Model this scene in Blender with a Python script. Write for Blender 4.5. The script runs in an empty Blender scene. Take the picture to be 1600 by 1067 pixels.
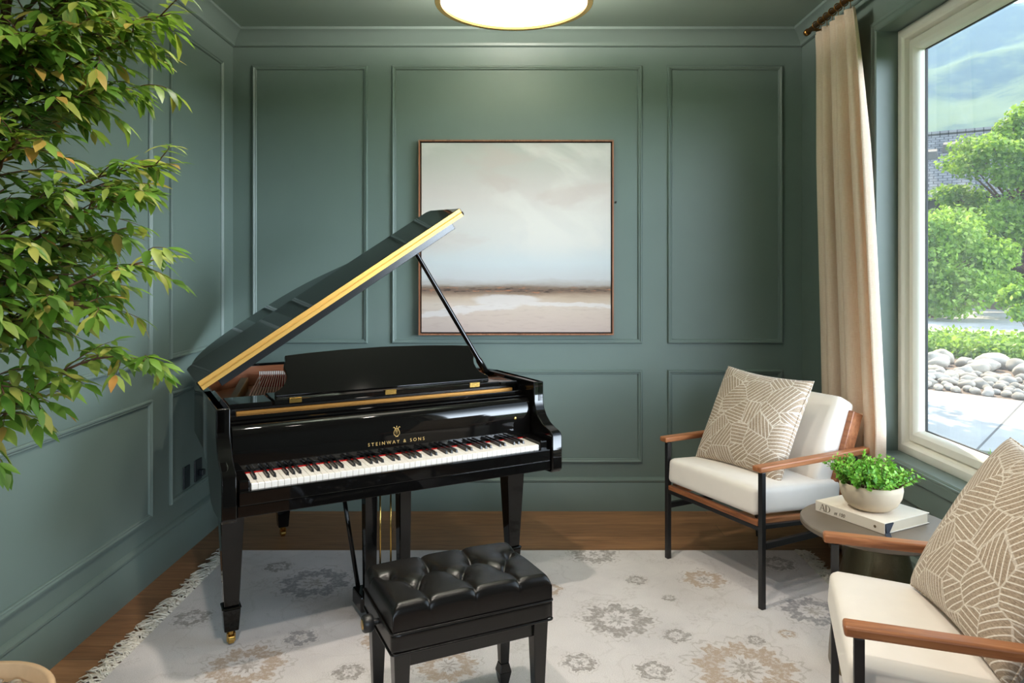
import bpy, bmesh, math, random
from mathutils import Vector, Matrix, noise as mnoise
random.seed(7)
R = math.radians
SC = bpy.context.scene
COL = SC.collection

# ------------------------------------------------------------------ camera
cam_data = bpy.data.cameras.new('camera')
cam_data.lens = 25.2
cam_data.sensor_width = 36
cam_data.shift_x = -0.0019
cam_data.shift_y = -0.0678
cam_data.clip_start = 0.05
cam_data.clip_end = 6000
cam = bpy.data.objects.new('camera', cam_data)
COL.objects.link(cam)
cam.location = (0, 0, 1.5)
cam.rotation_euler = (R(90), 0, 0)
SC.camera = cam

# ------------------------------------------------------------------ view, world, sun
SC.view_settings.view_transform = 'Standard'
SC.view_settings.look = 'None'
SC.view_settings.exposure = 0.0
SC.view_settings.gamma = 1.0
SC.view_settings.use_curve_mapping = False
SC.cycles.use_denoising = True
SC.cycles.max_bounces = 10
SC.cycles.diffuse_bounces = 6
SC.cycles.transparent_max_bounces = 24
SC.cycles.sample_clamp_indirect = 6.0
SC.cycles.caustics_reflective = False
SC.cycles.caustics_refractive = False

SKY = 2.2
SKY_FILL = 17.0  # strength of the glow added low in the sky
FILL_DOWN = 82.0  # power of the added fill lights in the ceiling
world = bpy.data.worlds.new('sky')
SC.world = world
world.use_nodes = True
wn = world.node_tree.nodes
wl = world.node_tree.links
wn.clear()
w_out = wn.new('ShaderNodeOutputWorld')
w_bg = wn.new('ShaderNodeBackground')
w_tc = wn.new('ShaderNodeTexCoord')
w_sep = wn.new('ShaderNodeSeparateXYZ')
w_ramp = wn.new('ShaderNodeValToRGB')
wl.new(w_tc.outputs['Generated'], w_sep.inputs[0])
wl.new(w_sep.outputs['Z'], w_ramp.inputs[0])
cr = w_ramp.color_ramp
cr.elements[0].position = 0.0
cr.elements[0].color = (0.50, 0.60, 0.70, 1)
cr.elements[1].position = 1.0
cr.elements[1].color = (0.60, 0.80, 1.06, 1)
e = cr.elements.new(0.25)
e.color = (0.78, 0.93, 1.08, 1)
# bright low bank added to the sky to light the room; none is seen
w_dot = wn.new('ShaderNodeVectorMath')
w_dot.operation = 'DOT_PRODUCT'
w_dot.inputs[1].default_value = Vector((0.80, -0.60, 0.0)).normalized()
wl.new(w_tc.outputs['Generated'], w_dot.inputs[0])
w_max = wn.new('ShaderNodeMath')
w_max.operation = 'MAXIMUM'
w_max.inputs[1].default_value = 0.0
wl.new(w_dot.outputs['Value'], w_max.inputs[0])
w_pow = wn.new('ShaderNodeMath')
w_pow.operation = 'POWER'
w_pow.inputs[1].default_value = 7.0
wl.new(w_max.outputs[0], w_pow.inputs[0])
w_up = wn.new('ShaderNodeMath')
w_up.operation = 'GREATER_THAN'
w_up.inputs[1].default_value = -0.02
wl.new(w_sep.outputs['Z'], w_up.inputs[0])
w_low = wn.new('ShaderNodeMapRange')      # keeps the added glow low over the horizon
w_low.interpolation_type = 'SMOOTHSTEP'
wl.new(w_sep.outputs['Z'], w_low.inputs[0])
w_low.inputs[1].default_value = 0.08
w_low.inputs[2].default_value = 0.50
w_low.inputs[3].default_value = 1.0
w_low.inputs[4].default_value = 0.0
w_lu = wn.new('ShaderNodeMath')
w_lu.operation = 'MULTIPLY'
wl.new(w_up.outputs[0], w_lu.inputs[0])
wl.new(w_low.outputs[0], w_lu.inputs[1])
w_mul = wn.new('ShaderNodeMath')
w_mul.operation = 'MULTIPLY'
wl.new(w_pow.outputs[0], w_mul.inputs[0])
wl.new(w_lu.outputs[0], w_mul.inputs[1])
w_cl = wn.new('ShaderNodeMix')
w_cl.data_type = 'RGBA'
w_cl.blend_type = 'MIX'
wl.new(w_mul.outputs[0], w_cl.inputs[0])
w_cl.inputs[6].default_value = (0, 0, 0, 1)
w_cl.inputs[7].default_value = (SKY_FILL * 0.86, SKY_FILL * 0.98, SKY_FILL * 1.13, 1)
w_add = wn.new('ShaderNodeMix')
w_add.data_type = 'RGBA'
w_add.blend_type = 'ADD'
w_add.inputs[0].default_value = 1.0
wl.new(w_ramp.outputs[0], w_add.inputs[6])
wl.new(w_cl.outputs[2], w_add.inputs[7])
wl.new(w_add.outputs[2], w_bg.inputs[0])
w_bg.inputs[1].default_value = SKY
wl.new(w_bg.outputs[0], w_out.inputs[0])

sun_data = bpy.data.lights.new('sun', 'SUN')
sun_data.energy = 14.0
sun_data.color = (1.0, 0.93, 0.80)
sun_data.angle = R(0.6)
sun = bpy.data.objects.new('sun', sun_data)
COL.objects.link(sun)
sun.rotation_euler = Vector((0.10, 0.75, 0.62)).to_track_quat('Z', 'Y').to_euler()


def portal(name, loc, direction, sx, sy):
    d = bpy.data.lights.new(name, 'AREA')
    d.shape = 'RECTANGLE'
    d.size = sx
    d.size_y = sy
    d.cycles.is_portal = True
    o = bpy.data.objects.new(name, d)
    COL.objects.link(o)
    o.location = loc
    o.rotation_euler = Vector(direction).to_track_quat('-Z', 'Z').to_euler()


portal('window_portal', (2.02, 2.43, 1.64), (-1, 0, 0), 2.05, 1.92)
portal('window_portal', (0.05, -1.79, 1.425), (0, 1, 0), 2.5, 2.15)

# ------------------------------------------------------------------ node helpers
MATS = {}


class NT:
    def __init__(self, name):
        self.m = bpy.data.materials.new(name)
        self.m.use_nodes = True
        self.t = self.m.node_tree
        self.n = self.t.nodes
        self.l = self.t.links
        self.n.clear()
        self.out = self.n.new('ShaderNodeOutputMaterial')
        self.b = self.n.new('ShaderNodeBsdfPrincipled')
        self.l.new(self.b.outputs[0], self.out.inputs[0])
        MATS[name] = self.m

    def set(self, sock, v):
        if hasattr(v, 'is_linked') or isinstance(v, bpy.types.NodeSocket):
            self.l.new(v, sock)
        else:
            if sock.type == 'RGBA' and len(v) == 3:
                v = (*v, 1)
            sock.default_value = v

    def math(self, op, a, b=None, c=None, clamp=False):
        n = self.n.new('ShaderNodeMath')
        n.operation = op
        n.use_clamp = clamp
        self.set(n.inputs[0], a)
        if b is not None:
            self.set(n.inputs[1], b)
        if c is not None:
            self.set(n.inputs[2], c)
        return n.outputs[0]

    def smooth(self, x, a, b):
        n = self.n.new('ShaderNodeMapRange')
        n.interpolation_type = 'SMOOTHSTEP'
        self.set(n.inputs[0], x)
        n.inputs[1].default_value = a
        n.inputs[2].default_value = b
        return n.outputs[0]

    def coord(self, kind='Object', scale=None, rot=None, loc=None):
        tc = self.n.new('ShaderNodeTexCoord')
        o = tc.outputs[kind]
        if scale or rot or loc:
            mp = self.n.new('ShaderNodeMapping')
            if scale:
                mp.inputs['Scale'].default_value = scale
            if rot:
                mp.inputs['Rotation'].default_value = rot
            if loc:
                mp.inputs['Location'].default_value = loc
            self.l.new(o, mp.inputs[0])
            o = mp.outputs[0]
        return o

    def sep(self, v):
        n = self.n.new('ShaderNodeSeparateXYZ')
        self.l.new(v, n.inputs[0])
        return n.outputs

    def comb(self, x, y, z=0.0):
        n = self.n.new('ShaderNodeCombineXYZ')
        self.set(n.inputs[0], x)
        self.set(n.inputs[1], y)
        self.set(n.inputs[2], z)
        return n.outputs[0]

    def noise(self, vec, scale=5, detail=3, rough=0.5, dist=0.0, out=0):
        n = self.n.new('ShaderNodeTexNoise')
        if vec is not None:
            self.l.new(vec, n.inputs['Vector'])
        n.inputs['Scale'].default_value = scale
        n.inputs['Detail'].default_value = detail
        n.inputs['Roughness'].default_value = rough
        n.inputs['Distortion'].default_value = dist
        return n.outputs[out]

    def ramp(self, x, stops, interp='LINEAR'):
        n = self.n.new('ShaderNodeValToRGB')
        n.color_ramp.interpolation = interp
        self.set(n.inputs[0], x)
        el = n.color_ramp.elements
        el[0].position = stops[0][0]
        el[0].color = (*stops[0][1], 1)
        el[1].position = stops[-1][0]
        el[1].color = (*stops[-1][1], 1)
        for p, c in stops[1:-1]:
            k = el.new(p)
            k.color = (*c, 1)
        return n.outputs[0]

    def mix(self, f, a, b, blend='MIX'):
        n = self.n.new('ShaderNodeMix')
        n.data_type = 'RGBA'
        n.blend_type = blend
        self.set(n.inputs[0], f)
        self.set(n.inputs[6], a)
        self.set(n.inputs[7], b)
        return n.outputs[2]

    def bump(self, h, strength=0.2, dist=0.01):
        n = self.n.new('ShaderNodeBump')
        n.inputs['Strength'].default_value = strength
        n.inputs['Distance'].default_value = dist
        self.l.new(h, n.inputs['Height'])
        self.l.new(n.outputs[0], self.b.inputs['Normal'])

    def island(self):
        return self.n.new('ShaderNodeNewGeometry').outputs['Random Per Island']

    def p(self, **kw):
        names = dict(color='Base Color', rough='Roughness', metal='Metallic', spec='Specular IOR Level',
                     coat='Coat Weight', coat_rough='Coat Roughness', sheen='Sheen Weight',
                     emit='Emission Color', emit_s='Emission Strength', trans='Transmission Weight',
                     sss='Subsurface Weight')
        for k, v in kw.items():
            self.set(self.b.inputs[names[k]], v)
        return self


def srgb(r, g, b):
    def f(c):
        c /= 255
        return c / 12.92 if c <= 0.04045 else ((c + 0.055) / 1.055) ** 2.4
    return (f(r), f(g), f(b))


def simple(name, color, rough=0.5, metal=0.0, spec=0.5, nscale=0, nstr=0.0, var=0.0, **kw):
    t = NT(name)
    col = color
    if var:
        n = t.noise(t.coord(), nscale or 8, 3)
        a = tuple(c * (1 - var) for c in color)
        b = tuple(min(1, c * (1 + var)) for c in color)
        col = t.ramp(n, [(0.3, a), (0.7, b)])
    t.p(color=col, rough=rough, metal=metal, spec=spec, **kw)
    if nstr:
        t.bump(t.noise(t.coord(), nscale or 40, 3), nstr, 0.003)
    return t.m


# ------------------------------------------------------------------ materials
def wall_paint():
    t = NT('green_wall_paint')
    n = t.noise(t.coord(), 3, 3)
    t.p(color=t.ramp(n, [(0.3, (0.142, 0.190, 0.172)), (0.7, (0.153, 0.203, 0.184))]), rough=0.42, spec=0.5)
    t.bump(t.noise(t.coord(), 26, 3, 0.5, 0.6), 0.06, 0.004)
    return t.m


def oak_floor():
    t = NT('oak_plank_floor')
    c = t.coord()
    br = t.n.new('ShaderNodeTexBrick')
    t.l.new(c, br.inputs['Vector'])
    br.offset = 0.37
    br.inputs['Scale'].default_value = 1.0
    br.inputs['Brick Width'].default_value = 1.9
    br.inputs['Row Height'].default_value = 0.185
    br.inputs['Mortar Size'].default_value = 0.0012
    br.inputs['Mortar Smooth'].default_value = 0.1
    br.inputs['Color1'].default_value = (0.0, 0.0, 0.0, 1)
    br.inputs['Color2'].default_value = (1, 1, 1, 1)
    br.inputs['Mortar'].default_value = (0.5, 0.5, 0.5, 1)
    g = t.noise(t.coord(scale=(1.2, 14, 1)), 3.2, 6, 0.6, 0.8)
    g2 = t.noise(t.coord(scale=(1.0, 5, 1)), 2.0, 4, 0.6, 0.4)
    base = t.ramp(g, [(0.25, (0.185, 0.088, 0.038)), (0.5, (0.315, 0.155, 0.070)), (0.75, (0.42, 0.225, 0.110))])
    tint = t.mix(br.outputs['Color'], (0.80, 0.78, 0.76), (1.12, 1.10, 1.08))
    col = t.mix(1.0, base, tint, 'MULTIPLY')
    col = t.mix(t.math('MULTIPLY', t.smooth(g2, 0.35, 0.65), 0.35), col, (0.16, 0.082, 0.040))
    col = t.mix(br.outputs['Fac'], col, (0.05, 0.028, 0.015))
    t.p(color=col, rough=0.42, spec=0.45)
    t.bump(g, 0.08, 0.002)
    return t.m


def wood(name, a, b, c, axis=0, rough=0.4, scale=1.0):
    t = NT(name)
    s = [22 * scale] * 3
    s[axis] = 2.0 * scale
    g = t.noise(t.coord(scale=tuple(s)), 1.6, 5, 0.6, 0.9)
    t.p(color=t.ramp(g, [(0.28, a), (0.5, b), (0.75, c)]), rough=rough, spec=0.4)
    t.bump(g, 0.05, 0.001)
    return t.m


def fabric(name, col, rough=0.9, scale=900, bump=0.15, var=0.05):
    t = NT(name)
    n = t.noise(t.coord(), 14, 3)
    a = tuple(x * (1 - var) for x in col)
    b = tuple(min(1, x * (1 + var)) for x in col)
    t.p(color=t.ramp(n, [(0.3, a), (0.7, b)]), rough=rough, spec=0.2, sheen=0.15)
    t.bump(t.noise(t.coord(), scale, 2), bump, 0.0015)
    return t.m


def linen_curtain():
    t = NT('linen_curtain')
    a = t.noise(t.coord(scale=(60, 60, 700)), 1.0, 2)
    b = t.noise(t.coord(scale=(500, 500, 14)), 1.0, 2)
    f = t.math('MULTIPLY', t.math('ADD', a, b), 0.5)
    col = t.ramp(f, [(0.35, srgb(236, 214, 190)), (0.65, srgb(250, 234, 216))])
    t.p(color=col, rough=0.92, spec=0.15)
    t.bump(f, 0.25, 0.002)
    tr = t.n.new('ShaderNodeBsdfTranslucent')
    t.l.new(col, tr.inputs[0])
    mx = t.n.new('ShaderNodeMixShader')
    mx.inputs[0].default_value = 0.28
    t.l.new(t.b.outputs[0], mx.inputs[1])
    t.l.new(tr.outputs[0], mx.inputs[2])
    t.l.new(mx.outputs[0], t.out.inputs[0])
    return t.m


def pillow_weave():
    t = NT('woven_pillow_fabric')
    c = t.coord()
    X = t.sep(c)
    # straight facets, each hatched in its own direction
    v = t.n.new('ShaderNodeTexVoronoi')
    v.feature = 'F1'
    v.inputs['Scale'].default_value = 9.0
    v.inputs['Randomness'].default_value = 0.95
    t.l.new(t.comb(X[0], X[1], 0), v.inputs['Vector'])
    vc = t.n.new('ShaderNodeSeparateColor')
    t.l.new(v.outputs['Color'], vc.inputs[0])
    ang = t.math('MULTIPLY', vc.outputs[0], 6.283)
    p = t.math('ADD', t.math('MULTIPLY', X[0], t.math('COSINE', ang)), t.math('MULTIPLY', X[1], t.math('SINE', ang)))
    ph = t.math('ADD', t.math('MULTIPLY', p, 62.0), t.math('MULTIPLY', vc.outputs[1], 7.0))
    fr = t.math('ABSOLUTE', t.math('SUBTRACT', t.math('FRACT', ph), 0.5))
    ln = t.math('SUBTRACT', 1.0, t.smooth(fr, 0.085, 0.13))
    ve = t.n.new('ShaderNodeTexVoronoi')
    ve.feature = 'DISTANCE_TO_EDGE'
    ve.inputs['Scale'].default_value = 9.0
    ve.inputs['Randomness'].default_value = 0.95
    t.l.new(t.comb(X[0], X[1], 0), ve.inputs['Vector'])
    ed = t.math('SUBTRACT', 1.0, t.smooth(ve.outputs[0], 0.014, 0.026))
    mask = t.math('MAXIMUM', ln, t.math('MULTIPLY', ed, 0.55))
    nz = t.noise(t.coord(scale=(140, 600, 140)), 1.0, 2)
    base = t.ramp(nz, [(0.35, srgb(140, 122, 104)), (0.65, srgb(188, 168, 146))])
    lite = t.ramp(nz, [(0.35, srgb(215, 203, 188)), (0.65, srgb(238, 229, 216))])
    t.p(color=t.mix(mask, base, lite), rough=0.95, spec=0.15, sheen=0.2)
    h = t.math('ADD', t.math('MULTIPLY', mask, 0.7), t.math('MULTIPLY', nz, 0.4))
    t.bump(h, 0.5, 0.003)
    return t.m


def rug_mat(motifs):
    t = NT('faded_floral_rug')
    c = t.coord()
    nzv = t.noise(t.coord(scale=(1, 1, 1)), 26, 3, 0.6, out=1)
    sub = t.n.new('ShaderNodeVectorMath')
    sub.operation = 'SUBTRACT'
    t.l.new(nzv, sub.inputs[0])
    sub.inputs[1].default_value = (0.5, 0.5, 0.5)
    scl = t.n.new('ShaderNodeVectorMath')
    scl.operation = 'SCALE'
    t.l.new(sub.outputs[0], scl.inputs[0])
    scl.inputs['Scale'].default_value = 0.045
    add = t.n.new('ShaderNodeVectorMath')
    add.operation = 'ADD'
    t.l.new(c, add.inputs[0])
    t.l.new(scl.outputs[0], add.inputs[1])
    P = t.sep(add.outputs[0])
    # node group : one woven flower
    g = bpy.data.node_groups.new('rug_flower', 'ShaderNodeTree')
    itf = g.interface
    for nm in ('x', 'y', 'cx', 'cy', 'r', 'petals', 'phase'):
        itf.new_socket(nm, in_out='INPUT', socket_type='NodeSocketFloat')
    for nm in ('ring', 'core', 'halo'):
        itf.new_socket(nm, in_out='OUTPUT', socket_type='NodeSocketFloat')
    gi = g.nodes.new('NodeGroupInput')
    go = g.nodes.new('NodeGroupOutput')

    def M(op, a, b=None):
        n = g.nodes.new('ShaderNodeMath')
        n.operation = op
        for i, v in enumerate((a, b)):
            if v is None:
                continue
            if isinstance(v, (int, float)):
                n.inputs[i].default_value = v
            else:
                g.links.new(v, n.inputs[i])
        return n.outputs[0]

    def SM(x, a, b):
        n = g.nodes.new('ShaderNodeMapRange')
        n.interpolation_type = 'SMOOTHSTEP'
        g.links.new(x, n.inputs[0])
        n.inputs[1].default_value = a
        n.inputs[2].default_value = b
        return n.outputs[0]
    dx = M('SUBTRACT', gi.outputs['x'], gi.outputs['cx'])
    dy = M('SUBTRACT', gi.outputs['y'], gi.outputs['cy'])
    d = M('DIVIDE', M('SQRT', M('ADD', M('MULTIPLY', dx, dx), M('MULTIPLY', dy, dy))), gi.outputs['r'])
    th = M('ADD', M('MULTIPLY', M('ARCTAN2', dy, dx), gi.outputs['petals']), gi.outputs['phase'])
    w = M('ADD', M('MULTIPLY', M('SINE', th), 0.10), M('MULTIPLY', M('SINE', M('MULTIPLY', th, 3.0)), 0.06))
    q = M('SUBTRACT', d, w)
    ring = M('MULTIPLY', M('SUBTRACT', 1.0, SM(q, 0.80, 0.88)), SM(M('SUBTRACT', d, M('MULTIPLY', w, 0.6)), 0.38, 0.46))
    core = M('SUBTRACT', 1.0, SM(q, 0.20, 0.27))
    halo = M('MULTIPLY', SM(q, 0.98, 1.0), M('SUBTRACT', 1.0, SM(q, 1.03, 1.06)))
    g.links.new(ring, go.inputs['ring'])
    g.links.new(core, go.inputs['core'])
    g.links.new(halo, go.inputs['halo'])
    cl = t.noise(c, 2.2, 4, 0.6)
    fine = t.noise(t.coord(scale=(260, 420, 1)), 1.0, 2)
    col = t.ramp(cl, [(0.3, srgb(210, 203, 203)), (0.5, srgb(229, 222, 221)), (0.72, srgb(238, 232, 231))])
    # faint vine lines
    vl = t.noise(add.outputs[0], 3.1, 1, 0.5, 0.4)
    vm = t.math('SUBTRACT', 1.0, t.smooth(t.math('ABSOLUTE', t.math('SUBTRACT', vl, 0.5)), 0.004, 0.010))
    col = t.mix(t.math('MULTIPLY', vm, 0.16), col, srgb(160, 150, 138))
    gh = t.noise(add.outputs[0], 8.5, 4, 0.62, 0.6)
    gm = t.math('MULTIPLY', t.smooth(gh, 0.55, 0.63), t.smooth(t.noise(c, 70, 2, 0.7), 0.40, 0.60))
    col = t.mix(t.math('MULTIPLY', gm, 0.30), col, srgb(158, 146, 138))
    wear = t.smooth(t.noise(c, 60, 3, 0.7), 0.36, 0.58)
    for (mx_, my_, r, pet, ph, kind) in motifs:
        gn = t.n.new('ShaderNodeGroup')
        gn.node_tree = g
        t.l.new(P[0], gn.inputs['x'])
        t.l.new(P[1], gn.inputs['y'])
        for nm, v in (('cx', mx_), ('cy', my_), ('r', r), ('petals', pet), ('phase', ph)):
            gn.inputs[nm].default_value = v
        cc = {'g': srgb(130, 120, 114), 't': srgb(176, 146, 116), 'b': srgb(126, 122, 126)}[kind]
        k = {'g': srgb(132, 124, 118), 't': srgb(138, 124, 112), 'b': srgb(150, 138, 124)}[kind]
        col = t.mix(t.math('MULTIPLY', gn.outputs['ring'], t.math('MULTIPLY', t.math('ADD', wear, 0.45), 0.80, clamp=True)), col, cc)
        col = t.mix(t.math('MULTIPLY', gn.outputs['core'], t.math('MULTIPLY', t.math('ADD', wear, 0.3), 0.7, clamp=True)), col, k)
        col = t.mix(t.math('MULTIPLY', gn.outputs['halo'], 0.45), col, srgb(150, 138, 124))
    col = t.mix(0.35, col, t.ramp(fine, [(0.3, srgb(166, 158, 154)), (0.7, srgb(246, 241, 238))]))
    t.p(color=col, rough=0.97, spec=0.1, sheen=0.1)
    t.bump(t.math('ADD', fine, t.math('MULTIPLY', t.noise(c, 40, 3), 0.8)), 0.5, 0.004)
    return t.m


def painting_mat():
    t = NT('painted_marsh_landscape')
    c = t.coord()
    X = t.sep(c)
    u = t.math('DIVIDE', X[0], 0.6)
    h = t.math('DIVIDE', X[2], 0.6)
    n1 = t.math('SUBTRACT', t.noise(t.comb(t.math('MULTIPLY', u, 1.6), t.math('MULTIPLY', h, 7.0), 3.0), 1.3, 6, 0.62, 0.4), 0.5)
    hw = t.math('ADD', h, t.math('MULTIPLY', n1, 0.10))
    x = t.math('MULTIPLY', t.math('ADD', hw, 1.0), 0.5)
    low = [(0.0, srgb(186, 168, 160)), (0.09, srgb(200, 182, 170)), (0.15, srgb(206, 190, 176)), (0.185, srgb(190, 168, 148)),
           (0.205, srgb(150, 128, 110)), (0.225, srgb(112, 92, 80)), (0.242, srgb(130, 112, 98)), (0.258, srgb(172, 164, 158)),
           (0.285, srgb(196, 196, 196)), (0.37, srgb(203, 208, 209)), (0.48, srgb(216, 213, 208)), (0.60, srgb(222, 216, 209)),
           (0.72, srgb(216, 206, 199)), (0.86, srgb(204, 199, 191)), (1.0, srgb(196, 196, 188))]
    col = t.ramp(x, low)
    # soft clouds
    cn = t.noise(t.comb(t.math('MULTIPLY', u, 1.0), t.math('ADD', t.math('MULTIPLY', h, 1.5), t.math('MULTIPLY', u, 0.35)), 7.0), 1.25, 5, 0.5, 0.5)
    up = t.smooth(h, -0.35, 0.15)
    col = t.mix(t.math('MULTIPLY', t.smooth(cn, 0.46, 0.66), t.math('MULTIPLY', up, 0.8)), col, srgb(228, 222, 214))
    cn2 = t.noise(t.comb(t.math('MULTIPLY', u, 0.8), t.math('MULTIPLY', h, 1.7), 1.0), 1.5, 4, 0.5, 0.3)
    col = t.mix(t.math('MULTIPLY', t.smooth(cn2, 0.52, 0.66), t.math('MULTIPLY', up, 0.55)), col, srgb(206, 190, 182))
    # rusty flecks and dark scrub along the horizon
    fl = t.noise(t.comb(t.math('MULTIPLY', u, 5), t.math('MULTIPLY', h, 34), 0.0), 1.5, 4, 0.6)
    band = t.math('MULTIPLY', t.smooth(hw, -0.585, -0.555), t.math('SUBTRACT', 1.0, t.smooth(hw, -0.54, -0.50)))
    col = t.mix(t.math('MULTIPLY', band, t.smooth(fl, 0.56, 0.64)), col, srgb(176, 118, 88))
    col = t.mix(t.math('MULTIPLY', band, t.math('SUBTRACT', 1.0, t.smooth(fl, 0.38, 0.46))), col, srgb(78, 66, 60))
    # river : a pale pool narrowing into two bright bends
    wv = t.math('MULTIPLY', t.math('SUBTRACT', t.noise(t.comb(t.math('MULTIPLY', u, 3.0), t.math('MULTIPLY', h, 9.0), 2.0), 1.4, 4), 0.5), 0.10)
    hr = t.math('ADD', h, wv)

    def blob(cx, cy, rx, ry, tilt=0.0):
        a = t.math('DIVIDE', t.math('SUBTRACT', u, cx), rx)
        yy = t.math('SUBTRACT', t.math('SUBTRACT', hr, cy), t.math('MULTIPLY', t.math('SUBTRACT', u, cx), tilt))
        b = t.math('DIVIDE', yy, ry)
        d = t.math('ADD', t.math('MULTIPLY', a, a), t.math('MULTIPLY', b, b))
        return t.math('SUBTRACT', 1.0, t.smooth(d, 0.55, 1.25))
    riv = t.math('MAXIMUM', blob(-0.10, -0.650, 0.36, 0.060), blob(-0.60, -0.760, 0.60, 0.040, 0.13))
    riv = t.math('MAXIMUM', riv, blob(0.55, -0.705, 0.62, 0.022, -0.02))
    riv = t.math('MAXIMUM', riv, blob(-0.2, -0.72, 0.30, 0.05, 0.1))
    col = t.mix(t.math('MULTIPLY', riv, 0.75), col, srgb(218, 211, 208))
    fg = t.noise(t.comb(t.math('MULTIPLY', u, 4), t.math('MULTIPLY', h, 22), 0.0), 1.6, 5, 0.6)
    lowm = t.math('SUBTRACT', 1.0, t.smooth(h, -0.75, -0.6))
    col = t.mix(t.math('MULTIPLY', lowm, t.math('MULTIPLY', t.smooth(fg, 0.5, 0.7), 0.30)), col, srgb(170, 148, 138))
    t.p(color=col, rough=0.75, spec=0.25)
    t.bump(t.noise(c, 400, 2), 0.06, 0.001)
    return t.m


def leaf_mat(name, stops, rough=0.45, trans=0.35, spec=0.4):
    t = NT(name)
    col = t.ramp(t.island(), stops)
    t.p(color=col, rough=rough, spec=spec)
    tr = t.n.new('ShaderNodeBsdfTranslucent')
    t.l.new(t.mix(0.5, col, (0.35, 0.55, 0.05)), tr.inputs[0])
    mx = t.n.new('ShaderNodeMixShader')
    mx.inputs[0].default_value = trans
    t.l.new(t.b.outputs[0], mx.inputs[1])
    t.l.new(tr.outputs[0], mx.inputs[2])
    t.l.new(mx.outputs[0], t.out.inputs[0])
    return t.m


def window_glass():
    t = NT('dusty_window_glass')
    tr = t.n.new('ShaderNodeBsdfTransparent')
    tr.inputs[0].default_value = (0.96, 0.98, 0.975, 1)
    gl = t.n.new('ShaderNodeBsdfGlossy')
    gl.inputs['Roughness'].default_value = 0.0
    lw_ = t.n.new('ShaderNodeLayerWeight')
    lw_.inputs[0].default_value = 0.5
    refl = t.math('ADD', t.math('MULTIPLY', t.math('POWER', lw_.outputs['Facing'], 5.0), 0.9), 0.04)
    m1 = t.n.new('ShaderNodeMixShader')
    t.l.new(t.math('MULTIPLY', refl, 0.7), m1.inputs[0])
    t.l.new(tr.outputs[0], m1.inputs[1])
    t.l.new(gl.outputs[0], m1.inputs[2])
    df = t.n.new('ShaderNodeBsdfTranslucent')
    df.inputs[0].default_value = (0.9, 0.95, 1.0, 1)
    st = t.noise(t.coord(scale=(1, 55, 5)), 2.0, 3, 0.7)
    dust = t.noise(t.coord(), 220, 2, 0.8)
    f = t.math('MULTIPLY', t.math('ADD', t.math('MULTIPLY', t.smooth(st, 0.35, 0.75), 0.5), t.smooth(dust, 0.5, 0.75)), 0.07)
    m2 = t.n.new('ShaderNodeMixShader')
    t.l.new(t.math('ADD', f, 0.015), m2.inputs[0])
    t.l.new(m1.outputs[0], m2.inputs[1])
    t.l.new(df.outputs[0], m2.inputs[2])
    t.l.new(m2.outputs[0], t.out.inputs[0])
    return t.m


PAINT = wall_paint()
CEIL = simple('green_ceiling_paint', (0.32, 0.40, 0.35), 0.6, nscale=30, nstr=0.04)
OAK = oak_floor()
LACQ = simple('black_piano_lacquer', (0.0035, 0.0032, 0.003), 0.045, spec=0.32)
SATIN = simple('satin_black_metal', (0.012, 0.012, 0.013), 0.38, metal=0.0, spec=0.5)
BRASS = simple('polished_brass', srgb(214, 176, 98), 0.22, metal=1.0)
HINGEB = simple('aged_brass_hinge', srgb(206, 160, 86), 0.45, metal=1.0, nscale=90, nstr=0.15)
GOLDPL = simple('bronze_plate_paint', srgb(150, 106, 48), 0.45, metal=0.7)
COPPER = simple('copper_wound_string', srgb(196, 128, 92), 0.4, metal=0.9)
IVORY = simple('ivory_key_plastic', srgb(240, 234, 226), 0.18, spec=0.5)
EBONY = simple('black_key_resin', (0.008, 0.008, 0.008), 0.3, spec=0.5)
REDF = simple('red_felt', srgb(168, 26, 24), 0.95, spec=0.1)
WHITEP = simple('pin_steel', srgb(220, 214, 206), 0.3, metal=0.6)
MAHOG = wood('mahogany_inner_rim', (0.16, 0.045, 0.018), (0.30, 0.10, 0.040), (0.40, 0.155, 0.07), axis=0, rough=0.3, scale=0.6)
GILT = simple('gilt_lettering', srgb(206, 172, 108), 0.4, metal=0.6)
LEATHER = simple('black_tufted_leather', (0.0055, 0.0045, 0.0042), 0.27, spec=0.42, nscale=420, nstr=0.12)
EBWOOD = simple('ebonised_wood', (0.006, 0.005, 0.0045), 0.25, spec=0.5)
WALNUT_Y = wood('walnut_arm_wood', srgb(120, 72, 44), srgb(162, 104, 66), srgb(188, 130, 88), axis=1, rough=0.38)
WALNUT_X = wood('walnut_rail_wood', srgb(110, 64, 38), srgb(150, 94, 60), srgb(176, 118, 78), axis=0, rough=0.38)
CREAM = fabric('cream_upholstery', srgb(237, 229, 220), 0.85, 700, 0.12, 0.02)
WEAVE = pillow_weave()
LINEN = linen_curtain()
RODM = simple('antique_brass_rod', srgb(132, 92, 44), 0.38, metal=0.9)
FRAMEW = simple('white_vinyl_frame', srgb(240, 238, 228), 0.4, spec=0.5)
GASKET = simple('black_gasket', (0.01, 0.01, 0.01), 0.6)
GLASS = window_glass()
ARTWOOD = wood('walnut_picture_frame', srgb(116, 74, 52), srgb(150, 100, 72), srgb(172, 120, 90), axis=2, rough=0.45)
ART = painting_mat()
TABLE_TOP = simple('pewter_table_top', srgb(122, 110, 98), 0.36, metal=0.35, nscale=6, var=0.12, nstr=0.04)
TABLE_BASE = simple('hammered_bronze', srgb(120, 108, 84), 0.33, metal=0.95, nscale=60, nstr=0.35)
CERAMIC = simple('matte_cream_ceramic', srgb(204, 187, 163), 0.7, nscale=18, var=0.05, nstr=0.05)
POTCLAY = simple('sand_ceramic_pot', srgb(205, 170, 132), 0.65, nscale=25, var=0.05, nstr=0.06)
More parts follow.
